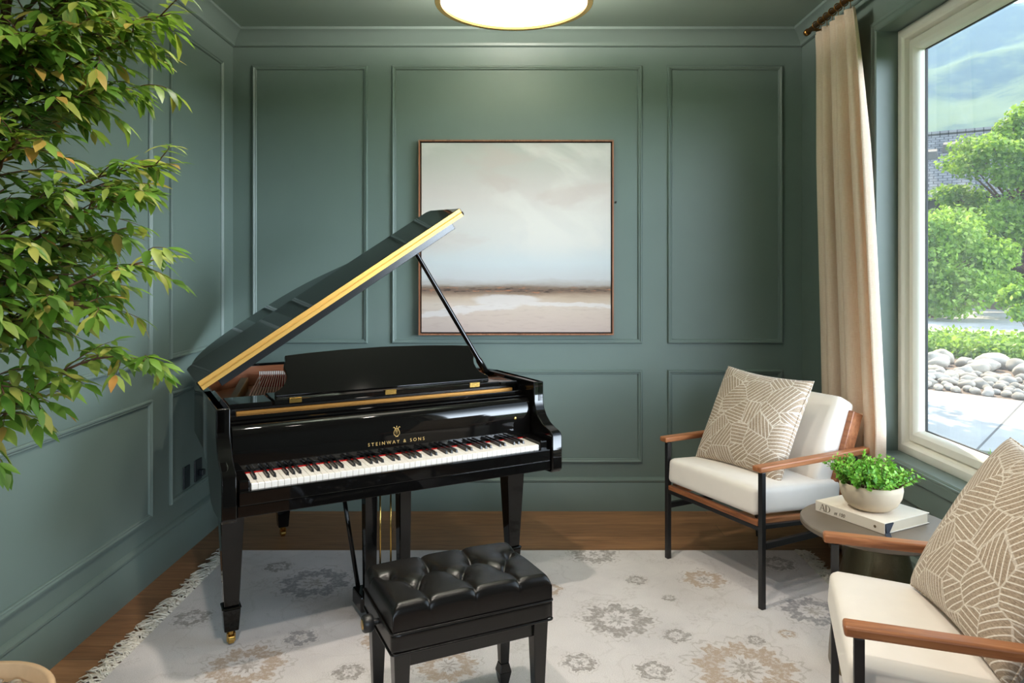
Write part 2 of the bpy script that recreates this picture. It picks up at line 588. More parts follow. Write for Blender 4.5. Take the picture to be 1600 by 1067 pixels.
BOOKC = simple('cream_book_cover', srgb(232, 222, 208), 0.55, nscale=30, var=0.01)
PAGES = simple('book_pages', srgb(222, 208, 184), 0.8, nscale=300, nstr=0.1)
INK = simple('taupe_ink', srgb(110, 92, 74), 0.6)
INKL = simple('pale_grey_ink', srgb(196, 188, 178), 0.6)
RIBBON = simple('slate_ribbon', srgb(48, 54, 66), 0.7)
BARK = simple('brown_bark', srgb(94, 66, 46), 0.85, nscale=40, var=0.3, nstr=0.4)
TWIG = simple('brown_twig', srgb(104, 70, 48), 0.8, nscale=40, var=0.2)
OUTLET = simple('dark_outlet_plate', (0.012, 0.016, 0.02), 0.35)
FRINGE = simple('cream_yarn', srgb(226, 220, 208), 0.95, spec=0.1)

LEAF = leaf_mat('olive_green_leaf', [(0.0, srgb(64, 96, 36)), (0.3, srgb(84, 128, 42)), (0.55, srgb(112, 150, 58)),
                                     (0.78, srgb(146, 164, 76)), (0.95, srgb(168, 166, 82)), (1.0, srgb(184, 130, 70))])
HERB = leaf_mat('bright_green_leaf', [(0.0, srgb(70, 134, 42)), (0.5, srgb(112, 184, 60)), (1.0, srgb(168, 218, 98))], trans=0.25)


# ------------------------------------------------------------------ mesh helpers
class MB:
    """collects shapes, then becomes one mesh object"""

    def __init__(self):
        self.v = []
        self.f = []

    def add(self, verts, faces, M=None):
        o = len(self.v)
        if M is not None:
            verts = [tuple(M @ Vector(p)) for p in verts]
        self.v += [tuple(p) for p in verts]
        self.f += [tuple(i + o for i in f) for f in faces]
        return self

    def box(self, x0, x1, y0, y1, z0, z1, M=None):
        v = [(x0, y0, z0), (x1, y0, z0), (x1, y1, z0), (x0, y1, z0), (x0, y0, z1), (x1, y0, z1), (x1, y1, z1), (x0, y1, z1)]
        f = [(3, 2, 1, 0), (4, 5, 6, 7), (0, 1, 5, 4), (1, 2, 6, 5), (2, 3, 7, 6), (3, 0, 4, 7)]
        return self.add(v, f, M)

    def hexa(self, bottom, top, M=None):
        v = list(bottom) + list(top)
        f = [(3, 2, 1, 0), (4, 5, 6, 7), (0, 1, 5, 4), (1, 2, 6, 5), (2, 3, 7, 6), (3, 0, 4, 7)]
        return self.add(v, f, M)

    def taper(self, cx, cy, z0, z1, a0, a1, b0=None, b1=None, cx1=None, cy1=None, M=None):
        b0 = b0 or a0
        b1 = b1 or a1
        cx1 = cx if cx1 is None else cx1
        cy1 = cy if cy1 is None else cy1
        q = [(-1, -1), (1, -1), (1, 1), (-1, 1)]
        return self.hexa([(cx + a0 / 2 * i, cy + b0 / 2 * j, z0) for i, j in q], [(cx1 + a1 / 2 * i, cy1 + b1 / 2 * j, z1) for i, j in q], M)

    def prism(self, poly, axis, a, b, M=None):
        """poly: 2D points; extruded along axis (0,1,2) from a to b"""
        def P(p, t):
            if axis == 0:
                return (t, p[0], p[1])
            if axis == 1:
                return (p[0], t, p[1])
            return (p[0], p[1], t)
        n = len(poly)
        v = [P(p, a) for p in poly] + [P(p, b) for p in poly]
        f = [tuple(range(n)), tuple(range(2 * n - 1, n - 1, -1))]
        f += [(i, (i + 1) % n, n + (i + 1) % n, n + i) for i in range(n)]
        return self.add(v, f, M)

    def tube(self, pts, rad, n=10, caps=True, M=None):
        pts = [Vector(p) for p in pts]
        rs = rad if isinstance(rad, (list, tuple)) else [rad] * len(pts)
        v, f = [], []
        up = Vector((0, 0, 1))
        prev = None
        for i, p in enumerate(pts):
            d = (pts[min(i + 1, len(pts) - 1)] - pts[max(i - 1, 0)]).normalized()
            if prev is None:
                a = d.cross(up)
                if a.length < 1e-3:
                    a = d.cross(Vector((1, 0, 0)))
            else:
                a = prev - d * prev.dot(d)
            a.normalize()
            prev = a
            b = d.cross(a)
            for k in range(n):
                t = 2 * math.pi * k / n
                v.append(p + (a * math.cos(t) + b * math.sin(t)) * rs[i])
        for i in range(len(pts) - 1):
            for k in range(n):
                f.append((i * n + k, i * n + (k + 1) % n, (i + 1) * n + (k + 1) % n, (i + 1) * n + k))
        if caps:
            f.append(tuple(range(n - 1, -1, -1)))
            f.append(tuple(range((len(pts) - 1) * n, len(pts) * n)))
        return self.add(v, f, M)

    def lathe(self, prof, n=48, M=None, cap0=True, cap1=True):
        v, f = [], []
        for r, z in prof:
            for k in range(n):
                t = 2 * math.pi * k / n
                v.append((r * math.cos(t), r * math.sin(t), z))
        for i in range(len(prof) - 1):
            for k in range(n):
                f.append((i * n + k, i * n + (k + 1) % n, (i + 1) * n + (k + 1) % n, (i + 1) * n + k))
        if cap0:
            f.append(tuple(range(n - 1, -1, -1)))
        if cap1:
            f.append(tuple(range((len(prof) - 1) * n, len(prof) * n)))
        return self.add(v, f, M)

    def ring_frame(self, x0, x1, z0, z1, prof, to3d):
        """moulding round a rectangle; prof = [(inset, height)] ; to3d(x,z,h)"""
        v, f = [], []
        n = len(prof)
        for (sx, sz) in ((0, 0), (1, 0), (1, 1), (0, 1)):
            for ins, h in prof:
                x = x0 + ins if sx == 0 else x1 - ins
                z = z0 + ins if sz == 0 else z1 - ins
                v.append(to3d(x, z, h))
        for c in range(4):
            d = (c + 1) % 4
            for i in range(n):
                j = (i + 1) % n
                f.append((c * n + i, c * n + j, d * n + j, d * n + i))
        return self.add(v, f)

    def rbox(self, hx, hy, hz, r, n=10, fn=None, M=None):
        """rounded box with face grid, optional displacement fn(p, unit)"""
        v, f = [], []
        h = (hx, hy, hz)
        idx = {}

        def vert(q):
            key = tuple(round(c, 5) for c in q)
            if key in idx:
                return idx[key]
            p = [q[i] * h[i] for i in range(3)]
            inn = [max(-(h[i] - r), min(h[i] - r, p[i])) for i in range(3)]
            d = Vector(p) - Vector(inn)
            if d.length > 1e-9:
                d = d.normalized() * r
            out = Vector(inn) + d
            if fn:
                out = Vector(fn(out, q))
            idx[key] = len(v)
            v.append(tuple(out))
            return idx[key]

        def lin(i, hh):
            # denser samples near the rounded borders
            t = -1 + 2 * i / n
            return math.sin(t * math.pi / 2) * 0.55 + t * 0.45
        for ax in range(3):
            for s in (-1, 1):
                a, b = [(1, 2), (2, 0), (0, 1)][ax]
                for i in range(n):
                    for j in range(n):
                        qs = []
                        for di, dj in ((0, 0), (1, 0), (1, 1), (0, 1)):
                            q = [0, 0, 0]
                            q[ax] = s
                            q[a] = lin(i + di, 0)
                            q[b] = lin(j + dj, 0)
                            qs.append(vert(q))
                        if s < 0:
                            qs.reverse()
                        f.append(tuple(qs))
        return self.add(v, f, M)

    def build(self, name, mat, parent=None, smooth=False, bevel=0.0, seg=2, loc=None, rot=None, fix=True):
        me = bpy.data.meshes.new(name)
        me.from_pydata(self.v, [], self.f)
        if fix:
            bm = bmesh.new()
            bm.from_mesh(me)
            bmesh.ops.recalc_face_normals(bm, faces=bm.faces)
            bm.to_mesh(me)
            bm.free()
        me.materials.append(mat)
        if smooth:
            me.polygons.foreach_set('use_smooth', [True] * len(me.polygons))
        me.update()
        o = bpy.data.objects.new(name, me)
        COL.objects.link(o)
        if parent is not None:
            o.parent = parent
        if loc:
            o.location = loc
        if rot:
            o.rotation_euler = rot
        if bevel:
            b = o.modifiers.new('edge', 'BEVEL')
            b.width = bevel
            b.segments = seg
            b.limit_method = 'ANGLE'
            b.angle_limit = R(40)
            b.harden_normals = False
        return o


def tag(o, label, cat, group=None, kind=None):
    o['label'] = label
    o['category'] = cat
    if group:
        o['group'] = group
    if kind:
        o['kind'] = kind
    return o


def thing(name, label, cat, loc=(0, 0, 0), rz=0.0, group=None):
    o = bpy.data.objects.new(name, None)
    o.empty_display_size = 0.1
    COL.objects.link(o)
    o.location = loc
    o.rotation_euler = (0, 0, rz)
    return tag(o, label, cat, group)


def struct(o, label, cat):
    return tag(o, label, cat, kind='structure')


def smooth_auto(o, ang=35):
    """smooth shading with sharp edges by angle"""
    me = o.data
    bm = bmesh.new()
    bm.from_mesh(me)
    for fc in bm.faces:
        fc.smooth = True
    for ed in bm.edges:
        if len(ed.link_faces) == 2:
            ed.smooth = ed.calc_face_angle(0) < R(ang)
    bm.to_mesh(me)
    bm.free()
    return o


def text_mesh(name, s, size, mat, parent, M, shear=0.0, space=1.0, depth=0.0006):
    cu = bpy.data.curves.new(name, 'FONT')
    cu.body = s
    cu.size = size
    cu.shear = shear
    cu.space_character = space
    cu.extrude = depth
    cu.align_x = 'CENTER'
    tmp = bpy.data.objects.new(name + '_curve', cu)
    COL.objects.link(tmp)
    dg = bpy.context.evaluated_depsgraph_get()
    me = bpy.data.meshes.new_from_object(tmp.evaluated_get(dg))
    bpy.data.objects.remove(tmp)
    bpy.data.curves.remove(cu)
    me.transform(M)
    me.materials.clear()
    me.materials.append(mat)
    o = bpy.data.objects.new(name, me)
    COL.objects.link(o)
    o.parent = parent
    return o


# ------------------------------------------------------------------ room shell
XL, XR, YB, YF, ZC = -1.77, 1.815, 4.516, -1.6, 3.02
WT = 0.2
WY0, WY1, WZ0, WZ1 = 1.28, 3.577, 0.60, 2.70      # window opening, right wall
FX0, FX1, FZ0, FZ1 = -1.20, 1.30, 0.35, 2.50      # unseen window opening behind the camera, widened to add fill light

struct(MB().box(XL - WT, XR + WT, YF - WT, YB + WT, -0.25, 0).build('floor', OAK), 'brown oak plank floor of the room', 'floor')
struct(MB().box(XL - WT - 0.3, XR + WT + 0.55, YF - WT - 0.3, YB + WT + 0.3, ZC, ZC + 0.3).build('ceiling', CEIL), 'green painted flat ceiling above the piano', 'ceiling')  # overhang on the window side extended to keep the sun out
struct(MB().box(XL - WT, XR + WT, YB, YB + WT, 0, ZC).build('wall_back', PAINT), 'sage green panelled wall behind the painting', 'wall')
struct(MB().box(XL - WT, XL, YF, YB, 0, ZC).build('wall_left', PAINT), 'sage green panelled wall left of the piano', 'wall')
m = MB()
m.box(XR, XR + WT, YF, WY0, 0, ZC)
m.box(XR, XR + WT, WY1, YB, 0, ZC)
m.box(XR, XR + WT, WY0, WY1, 0, WZ0)
m.box(XR, XR + WT, WY0, WY1, WZ1, ZC)
struct(m.build('wall_right', PAINT), 'green wall around the large window', 'wall')
m = MB()
m.box(XL - WT, FX0, YF - WT, YF, 0, ZC)
m.box(FX1, XR + WT, YF - WT, YF, 0, ZC)
m.box(FX0, FX1, YF - WT, YF, 0, FZ0)
m.box(FX0, FX1, YF - WT, YF, FZ1, ZC)
struct(m.build('wall_front', PAINT), 'green wall behind the viewer', 'wall')

# crown moulding, one strip per wall
CP = [(0, 0), (0.080, 0), (0.080, -0.016), (0.070, -0.022), (0.052, -0.034), (0.034, -0.060), (0.022, -0.078), (0.018, -0.086), (0.018, -0.098), (0.009, -0.104), (0, -0.104)]


def crown_ring():
    mb = MB()
    n = len(CP)
    v, f = [], []
    for sx, sy in ((0, 0), (1, 0), (1, 1), (0, 1)):
        for p, z in CP:
            x = XL + p if sx == 0 else XR - p
            y = YF + p if sy == 0 else YB - p
            v.append((x, y, ZC + z))
    for c in range(4):
        d = (c + 1) % 4
        for i in range(n):
            j = (i + 1) % n
            f.append((c * n + i, c * n + j, d * n + j, d * n + i))
    mb.add(v, f)
    return smooth_auto(mb.build('trim_1', PAINT), 30)


struct(crown_ring(), 'green crown moulding around the ceiling edge', 'moulding')

BP = [(0, 0), (0.020, 0), (0.020, 0.172), (0.016, 0.180), (0.022, 0.186), (0.022, 0.196), (0.012, 0.206), (0, 0.210)]


def base_strip(name, a, b, n, label):
    """a->b along the wall, n = into the room"""
    mb = MB()
    v = []
    for q in (a, b):
        for p, z in BP:
            v.append((q[0] + n[0] * p, q[1] + n[1] * p, z))
    k = len(BP)
    f = [(i, (i + 1) % k, k + (i + 1) % k, k + i) for i in range(k)] + [tuple(range(k)), tuple(range(2 * k - 1, k - 1, -1))]
    mb.add(v, f)
    struct(smooth_auto(mb.build(name, PAINT), 30), label, 'baseboard')


base_strip('baseboard_back', (XL, YB), (XR, YB), (0, -1), 'green baseboard along the wall behind the painting')
base_strip('baseboard_left', (XL, YF), (XL, YB - 0.022), (1, 0), 'green baseboard along the left wall')
base_strip('baseboard_right', (XR, YF), (XR, YB - 0.022), (-1, 0), 'green baseboard under the large window')

# picture-frame panel mouldings
PP = [(0, 0), (0, 0.010), (0.004, 0.016), (0.010, 0.016), (0.016, 0.011), (0.021, 0.011), (0.025, 0.007), (0.026, 0)]
tn = [1]


def panel_back(x0, x1, z0, z1, label):
    tn[0] += 1
    o = MB().ring_frame(x0, x1, z0, z1, PP, lambda x, z, h: (x, YB - h, z)).build('trim_%d' % tn[0], PAINT)
    struct(smooth_auto(o, 30), label, 'moulding')


def panel_left(y0, y1, z0, z1, label):
    tn[0] += 1
    o = MB().ring_frame(y0, y1, z0, z1, PP, lambda y, z, h: (XL + h, y, z)).build('trim_%d' % tn[0], PAINT)
    struct(smooth_auto(o, 30), label, 'moulding')


for (x0, x1, w_) in ((-1.645, -0.921, 'left of the painting'), (-0.768, 0.806, 'around the painting'), (0.968, 1.690, 'right of the painting')):
    panel_back(x0, x1, 1.052, 2.798, 'tall rectangular panel moulding ' + w_)
    panel_back(x0, x1, 0.302, 0.884, 'low rectangular panel moulding below the one ' + w_)
for (y0, y1, w_) in ((3.680, 4.347, 'nearest the corner'), (1.75, 3.492, 'beside the leafy tree'), (-0.10, 1.56, 'beside the viewer')):
    panel_left(y0, y1, 1.052, 2.780, 'tall left wall panel moulding ' + w_)
    panel_left(y0, y1, 0.302, 0.880, 'low left wall panel moulding ' + w_)

# casing lip round the window opening
tn[0] += 1
o = MB().ring_frame(WY0 - 0.05, WY1 + 0.05, WZ0 - 0.03, WZ1 + 0.05, [(0, 0), (0, 0.012), (0.006, 0.017), (0.016, 0.017), (0.022, 0.012), (0.044, 0.012), (0.05, 0.006), (0.05, 0)],
                    lambda y, z, h: (XR - h, y, z)).build('trim_%d' % tn[0], PAINT)
struct(smooth_auto(o, 30), 'green casing lip around the window opening', 'moulding')
tn[0] += 1
struct(MB().box(XR - 0.022, XR + 0.13, WY0 + 0.002, WY1 - 0.002, WZ0 - 0.0, WZ0 + 0.012).box(XR - 0.022, XR - 0.001, WY0 - 0.05, WY1 + 0.05, WZ0 - 0.045, WZ0 - 0.0).build('trim_%d' % tn[0], PAINT, bevel=0.003),
       'green window sill ledge below the white frame', 'sill')
tn[0] += 1
struct(MB().box(XR - 0.014, XR - 0.0005, WY0 - 0.03, WY1 + 0.03, WZ0 - 0.15, WZ0 - 0.046).build('trim_%d' % tn[0], PAINT, bevel=0.004),
       'green apron board under the window sill', 'moulding')


def window_unit(name, label, a0, a1, z0, z1, depth, to3d):
    root = thing(name, label, 'window')
    root['kind'] = 'structure'
    outer = [(0, 0), (0, 0.05), (0.012, 0.055), (0.040, 0.055), (0.050, 0.045), (0.058, 0.012), (0.064, 0.008), (0.064, -0.03), (0, -0.03)]
    inner = [(0.064, -0.028), (0.064, 0.028), (0.070, 0.032), (0.100, 0.032), (0.112, 0.022), (0.120, 0.004), (0.120, -0.028)]
    o1 = MB().ring_frame(a0, a1, z0, z1, outer, to3d).build('window_frame', FRAMEW, root)
    smooth_auto(o1, 30)
    o2 = MB().ring_frame(a0, a1, z0, z1, inner, to3d).build('window_sash', FRAMEW, root)
    smooth_auto(o2, 30)
    MB().ring_frame(a0, a1, z0, z1, [(0.1195, -0.018), (0.1195, -0.0285), (0.1235, -0.0285), (0.1235, -0.018)], to3d).build('glazing_gasket', GASKET, root)
    gv = [to3d(a0 + 0.121, z0 + 0.121, -0.026), to3d(a1 - 0.121, z0 + 0.121, -0.026), to3d(a1 - 0.121, z1 - 0.121, -0.026), to3d(a0 + 0.121, z1 - 0.121, -0.026)]
    MB().add(gv, [(0, 1, 2, 3)]).build('glass_pane', GLASS, root)
    return root


window_unit('window_1', 'large white framed picture window onto the sunny garden', WY0 + 0.003, WY1 - 0.003, WZ0 + 0.013, WZ1 - 0.003, 0.1, lambda y, z, h: (XR + 0.150 - h, y, z))
window_unit('window_2', 'unseen white framed window behind the viewer, enlarged for fill light', FX0 + 0.003, FX1 - 0.003, FZ0 + 0.003, FZ1 - 0.003, 0.1, lambda x, z, h: (x, YF - 0.12 + h, z))

# wall outlets
for (y, w_, lab) in ((3.875, 0.045, 'dark outlet plate on the left wall, nearer the viewer'), (4.02, 0.055, 'dark outlet plate with a plug, low on the left wall near the corner')):
    t_ = thing('outlet', lab, 'outlet', (XL, y, 0.395))
    MB().box(0.0005, 0.008, -w_, w_ * 0.6, -0.06, 0.06).build('cover_plate', OUTLET, t_, bevel=0.003)
    if 'plug' in lab:
        MB().box(0.008, 0.035, -0.018, 0.018, -0.035, 0.0).build('plug', OUTLET, t_, bevel=0.006)
tag(MB().tube([(0.640, YB + 0.004, 1.936), (0.640, YB - 0.016, 1.942)], 0.005, 8).build('picture_nail', SATIN), 'tiny dark nail in the wall right of the painting', 'nail')

# ------------------------------------------------------------------ painting
t_ = thing('framed_painting', 'square framed marsh landscape painting hung on the green wall', 'painting', (0.0135, YB, 1.7155))
hw = 0.609
MB().ring_frame(-hw, hw, -hw, hw, [(0, 0.004), (0, 0.046), (0.009, 0.046), (0.009, 0.012), (0.02, 0.012), (0.02, 0.004)], lambda x, z, h: (x, -h, z)).build('frame', ARTWOOD, t_)
MB().ring_frame(-hw + 0.0095, hw - 0.0095, -hw + 0.0095, hw - 0.0095, [(0, 0.006), (0, 0.016), (0.010, 0.016), (0.010, 0.006)], lambda x, z, h: (x, -h, z)).build('shadow_gap', GASKET, t_)
MB().box(-hw + 0.017, hw - 0.017, -0.036, -0.004, -hw + 0.017, hw - 0.017).build('canvas', ART, t_, bevel=0.002)

# ------------------------------------------------------------------ ceiling lamp
LX, LY, LZ, LR = 0.0, 3.27, 2.72, 0.360
t_ = thing('ceiling_lamp', 'round drum ceiling lamp with brass rim, lit', 'lamp', (LX, LY, LZ))
LAMPG = NT('lit_lamp_diffuser')
LAMPG.p(color=(0.9, 0.88, 0.82), rough=0.6, emit=(1.0, 0.88, 0.74), emit_s=4.5)
bulb_d = bpy.data.lights.new('lamp_bulb', 'POINT')
bulb_d.energy = 380.0
bulb_d.color = (1.0, 0.93, 0.84)
bulb_d.shadow_soft_size = 0.12
bulb = bpy.data.objects.new('lamp_bulb', bulb_d)
COL.objects.link(bulb)
bulb.parent = t_
bulb.location = (0.0, 0.0, 0.14)
LAMPS = NT('lit_drum_shade')
LAMPS.p(color=(0.85, 0.8, 0.72), rough=0.8, emit=(1.0, 0.82, 0.60), emit_s=3.5)
MB().lathe([(LR - 0.026, 0.012), (LR - 0.10, 0.008), (0.0005, 0.006)], 72, cap0=False, cap1=False).build('diffuser', LAMPG.m, t_, smooth=True)
smooth_auto(MB().lathe([(LR - 0.026, 0.0), (LR - 0.002, 0.0), (LR, 0.002), (LR, 0.028), (LR - 0.010, 0.030), (LR - 0.026, 0.014), (LR - 0.026, 0.0)], 96, cap0=False, cap1=False).build('brass_rim', BRASS, t_), 40)
MB().lathe([(LR - 0.012, 0.031), (LR - 0.012, 0.170)], 96, cap0=False, cap1=False).build('drum_shade', LAMPS.m, t_, smooth=True)
smooth_auto(MB().lathe([(LR - 0.020, 0.171), (LR, 0.171), (LR, 0.190), (LR - 0.020, 0.190), (LR - 0.020, 0.171)], 96, cap0=False, cap1=False).build('top_rim', BRASS, t_), 40)
MB().lathe([(0.012, 0.02), (0.012, 0.285)], 16).build('stem', BRASS, t_, smooth=True)
smooth_auto(MB().lathe([(0.07, 0.285), (0.065, 0.2995)], 32).build('canopy', BRASS, t_), 40)
for k in range(3):
    a = k * 2.094
    MB().tube([(0, 0, 0.18), (math.cos(a) * (LR - 0.02), math.sin(a) * (LR - 0.02), 0.18)], 0.005, 6).build('spoke', BRASS, t_)

# unseen ceiling downlights added as warm fill for the rug and seats
for (dx_, dy_, w_) in ((-0.35, 1.10, 'left of the viewer'), (0.85, 1.10, 'right of the viewer'), (-0.35, 2.30, 'over the piano bench'), (0.72, 2.20, 'over the armchairs')):
    t_ = thing('fill_downlight', 'small unseen ceiling light added for fill ' + w_, 'lamp', (dx_, dy_, ZC))
    smooth_auto(MB().lathe([(0.045, -0.0005), (0.062, -0.0005), (0.060, -0.007), (0.047, -0.009), (0.043, -0.004)], 40, cap0=False, cap1=False).build('trim_ring', FRAMEW, t_), 40)
    MB().lathe([(0.044, -0.0012), (0.0005, -0.0012)], 32, cap0=False, cap1=False).build('lens', LAMPG.m, t_)
    sd = bpy.data.lights.new('fill_beam', 'SPOT')
    sd.energy = FILL_DOWN * (1.35 if dx_ < 0 else (0.30 if dy_ < 2 else 0.42))
    sd.color = (1.0, 0.91, 0.80)
    sd.spot_size = R(125)
    sd.spot_blend = 0.7
    sd.shadow_soft_size = 0.045
    so = bpy.data.objects.new('fill_beam', sd)
    COL.objects.link(so)
    so.parent = t_
    so.location = (0, 0, -0.02)

# ------------------------------------------------------------------ rug
RX0, RX1, RY0, RY1, RZ = -1.50, 1.50, 1.35, 3.838, 0.012
MOT = []
for (mx_, my_, rr, pet, kind) in ((965, 968, 58, 8, 'g'), (1165, 1045, 88, 9, 't'), (1100, 905, 36, 7, 't'), (1057, 993, 24, 6, 'g'), (1272, 955, 52, 8, 'b'),
                                  (995, 906, 18, 8, 'g'), (1022, 1048, 30, 5, 'g'), (1046, 934, 12, 5, 'g'), (928, 866, 38, 7, 'g'), (492, 910, 58, 8, 'b'), (385, 1040, 66, 9, 't'),
                                  (545, 1050, 26, 6, 'g'), (470, 996, 26, 5, 'b'), (435, 885, 22, 6, 'g'), (905, 1035, 30, 6, 'g'), (860, 920, 22, 5, 't'), (745, 900, 36, 7, 'b'),
                                  (700, 1040, 50, 8, 't'), (300, 965, 30, 6, 'g'), (1180, 1000, 16, 5, 'g'), (1230, 990, 15, 5, 't'), (1215, 880, 30, 6, 'g'), (660, 890, 30, 7, 'g'),
                                  (590, 1000, 30, 7, 't')):
    Y = 1.488 * 1120 / (my_ - 425)
    X = (mx_ - 803) * Y / 1120
    MOT.append((X, Y, rr * Y / 1120, pet, random.uniform(0, 6), kind))
RUGM = rug_mat(MOT)
rug = MB().box(RX0, RX1, RY0, RY1, 0.0005, RZ).build('area_rug', RUGM, bevel=0.003)
tag(rug, 'pale faded floral area rug under the piano and bench', 'rug')
fr = MB()
for side in (-1, 1):
    y = RY0 + 0.01
    while y < RY1 - 0.005:
        x = (RX0 if side < 0 else RX1)
        L = random.uniform(0.05, 0.105)
        ya = y
        ang = random.uniform(-0.5, 0.5)
        pts = []
        for k in range(6):
            u = k / 5
            curl = math.sin(u * random.uniform(2.0, 6.5)) * random.uniform(-0.030, 0.030)
            pts.append((x + side * (L * u - 0.004), ya + ang * L * u + curl, 0.005 + 0.014 * math.sin(u * 3.0) * random.random() + 0.003 * random.random()))
        fr.tube(pts, [0.0034, 0.0042, 0.0042, 0.0038, 0.0034, 0.0022], 5)
        y += random.uniform(0.0035, 0.0075)
fo = fr.build('fringe', FRINGE, rug, smooth=True, fix=False)
fo['kind'] = 'stuff'
fo['label'] = 'cream knotted yarn fringe'

# ------------------------------------------------------------------ grand piano
PA = R(29.0)
P = thing('grand_piano', 'black lacquered grand piano with its lid propped open', 'piano', (-0.960, 2.620, 0), PA)
ZR, ZB = 0.985, 0.735
UB, UT = -0.105, 1.330


def spline(pts, n=8):
    out = []
    for i in range(len(pts) - 1):
        p0 = Vector(pts[max(i - 1, 0)])
        p1 = Vector(pts[i])
        p2 = Vector(pts[i + 1])
        p3 = Vector(pts[min(i + 2, len(pts) - 1)])
        for k in range(n):
            t = k / n
            out.append(0.5 * ((2 * p1) + (p2 - p0) * t + (2 * p0 - 5 * p1 + 4 * p2 - p3) * t * t + (3 * p1 - p0 - 3 * p2 + p3) * t ** 3))
    out.append(Vector(pts[-1]))
    return out


RIM = [(UB, 0.132), (UB, 0.5), (UB, 0.9)] + [(-0.103, 1.02), (-0.085, 1.15), (-0.035, 1.32), (0.07, 1.445), (0.22, 1.50), (0.40, 1.505), (0.56, 1.47), (0.69, 1.385), (0.79, 1.265),
                                              (0.89, 1.13), (1.00, 1.00), (1.12, 0.89), (1.23, 0.79), (1.30, 0.69), (1.328, 0.58), (UT, 0.46), (UT, 0.3), (UT, 0.132)]
RIMP = [Vector(RIM[0]), Vector(RIM[1])] + spline([RIM[2]] + RIM[3:-2], 6) + [Vector(RIM[-2]), Vector(RIM[-1])]


def offset_path(pts, d):
    out = []
    for i, p in enumerate(pts):
        a = pts[max(i - 1, 0)]
        b = pts[min(i + 1, len(pts) - 1)]
        t = (b - a).normalized()
        out.append(p + Vector((t.y, -t.x)) * d)   # positive = inward (path runs clockwise seen from above)
    return out


def strip_wall(mb, outer, inner, z0, z1):
    n = len(outer)
    v = [(p.x, p.y, z0) for p in outer] + [(p.x, p.y, z1) for p in outer] + [(p.x, p.y, z0) for p in inner] + [(p.x, p.y, z1) for p in inner]
    f = []
    for i in range(n - 1):
        f += [(i, i + 1, n + i + 1, n + i), (2 * n + i, 3 * n + i, 3 * n + i + 1, 2 * n + i + 1), (n + i, n + i + 1, 3 * n + i + 1, 3 * n + i), (i, 2 * n + i, 2 * n + i + 1, i + 1)]
    f += [(0, n, 3 * n, 2 * n), (n - 1, 3 * n - 1, 4 * n - 1, 2 * n - 1)]
    mb.add(v, f)


IN1 = offset_path(RIMP, 0.034)
IN2 = offset_path(RIMP, 0.046)
mb = MB()
strip_wall(mb, RIMP, IN1, ZB, ZR)
smooth_auto(mb.build('rim', LACQ, P, bevel=0.004), 40)
mb = MB()
strip_wall(mb, [q for q in IN1[1:-1]], [q for q in IN2[1:-1]], ZB + 0.06, ZR - 0.012)
smooth_auto(mb.build('inner_rim', MAHOG, P), 40)['label'] = 'reddish mahogany lining'
# bottom board, iron plate
pl = [tuple(q) for q in IN1[1:-1]]
mb = MB()
mb.prism(pl, 2, ZB + 0.005, ZB + 0.03)
mb.build('soundboard', MAHOG, P)
pl2 = [tuple(q) for q in offset_path(RIMP, 0.075)[1:-1] if q.y > 0.30]
mb = MB()
mb.prism(pl2, 2, 0.862, 0.872)
plate = mb.build('iron_plate', GOLDPL, P, bevel=0.002)
NS = 84


def string_ends(k):
    u0 = 0.015 + k * 0.0136
    q = k / (NS - 1)
    v1 = 1.36 - 0.30 * q - 0.42 * max(0, q - 0.45) ** 1.2
    lean = 0.24 - 0.20 * q
    return (u0, 0.345), (u0 + lean * (v1 - 0.345), v1)


mb = MB()
for k in range(NS):
    a, b = string_ends(k)
    mb.tube([(a[0], a[1], 0.930), (b[0], b[1], 0.936)], 0.0030, 5)
mb.build('string_set', COPPER, plate)
mb = MB()
for k in range(NS):
    a, b = string_ends(k)
    mb.tube([(b[0], b[1] + 0.012, 0.872), (b[0] + 0.001, b[1] + 0.016, 0.953)], 0.0042, 6)
n_pin = len(mb.f)
for k in range(NS - 1):
    a, b = string_ends(k)[1], string_ends(k + 1)[1]
    mb.hexa([(a[0], a[1] - 0.035, 0.873), (b[0], b[1] - 0.035, 0.873), (b[0], b[1] - 0.004, 0.873), (a[0], a[1] - 0.004, 0.873)],
            [(a[0], a[1] - 0.035, 0.934), (b[0], b[1] - 0.035, 0.934), (b[0], b[1] - 0.004, 0.934), (a[0], a[1] - 0.004, 0.934)])
fs_ = mb.build('felt_strip', REDF, plate)
fs_.data.materials.append(WHITEP)
for i_ in range(n_pin):
    fs_.data.polygons[i_].material_index = 1
# a plate strut seen beside the strings
MB().hexa([(-0.035, 0.46, 0.873), (-0.008, 0.46, 0.873), (0.185, 1.28, 0.873), (0.145, 1.28, 0.873)], [(-0.035, 0.46, 0.938), (-0.008, 0.46, 0.938), (0.185, 1.28, 0.938), (0.145, 1.28, 0.938)]).build('plate_strut', GOLDPL, plate, bevel=0.004)

# arms (cheeks)
prof = [(0.60, ZR), (0.132, ZR), (0.132, 0.895), (0.122, 0.862), (0.100, 0.832), (0.066, 0.806), (0.024, 0.790), (-0.006, 0.782), (-0.022, 0.774), (-0.030, 0.760),
        (-0.030, 0.612), (-0.015, 0.598), (0.20, 0.580), (0.30, 0.590), (0.36, 0.640), (0.44, 0.705), (0.60, ZB)]
for u0, u1 in ((UB, UB + 0.052), (UT - 0.052, UT)):
    o = MB().prism(prof, 0, u0 - 0.0006 * (u0 < 0), u1 + 0.0006 * (u0 > 0)).build('arm', LACQ, P, bevel=0.005)
    smooth_auto(o, 32)

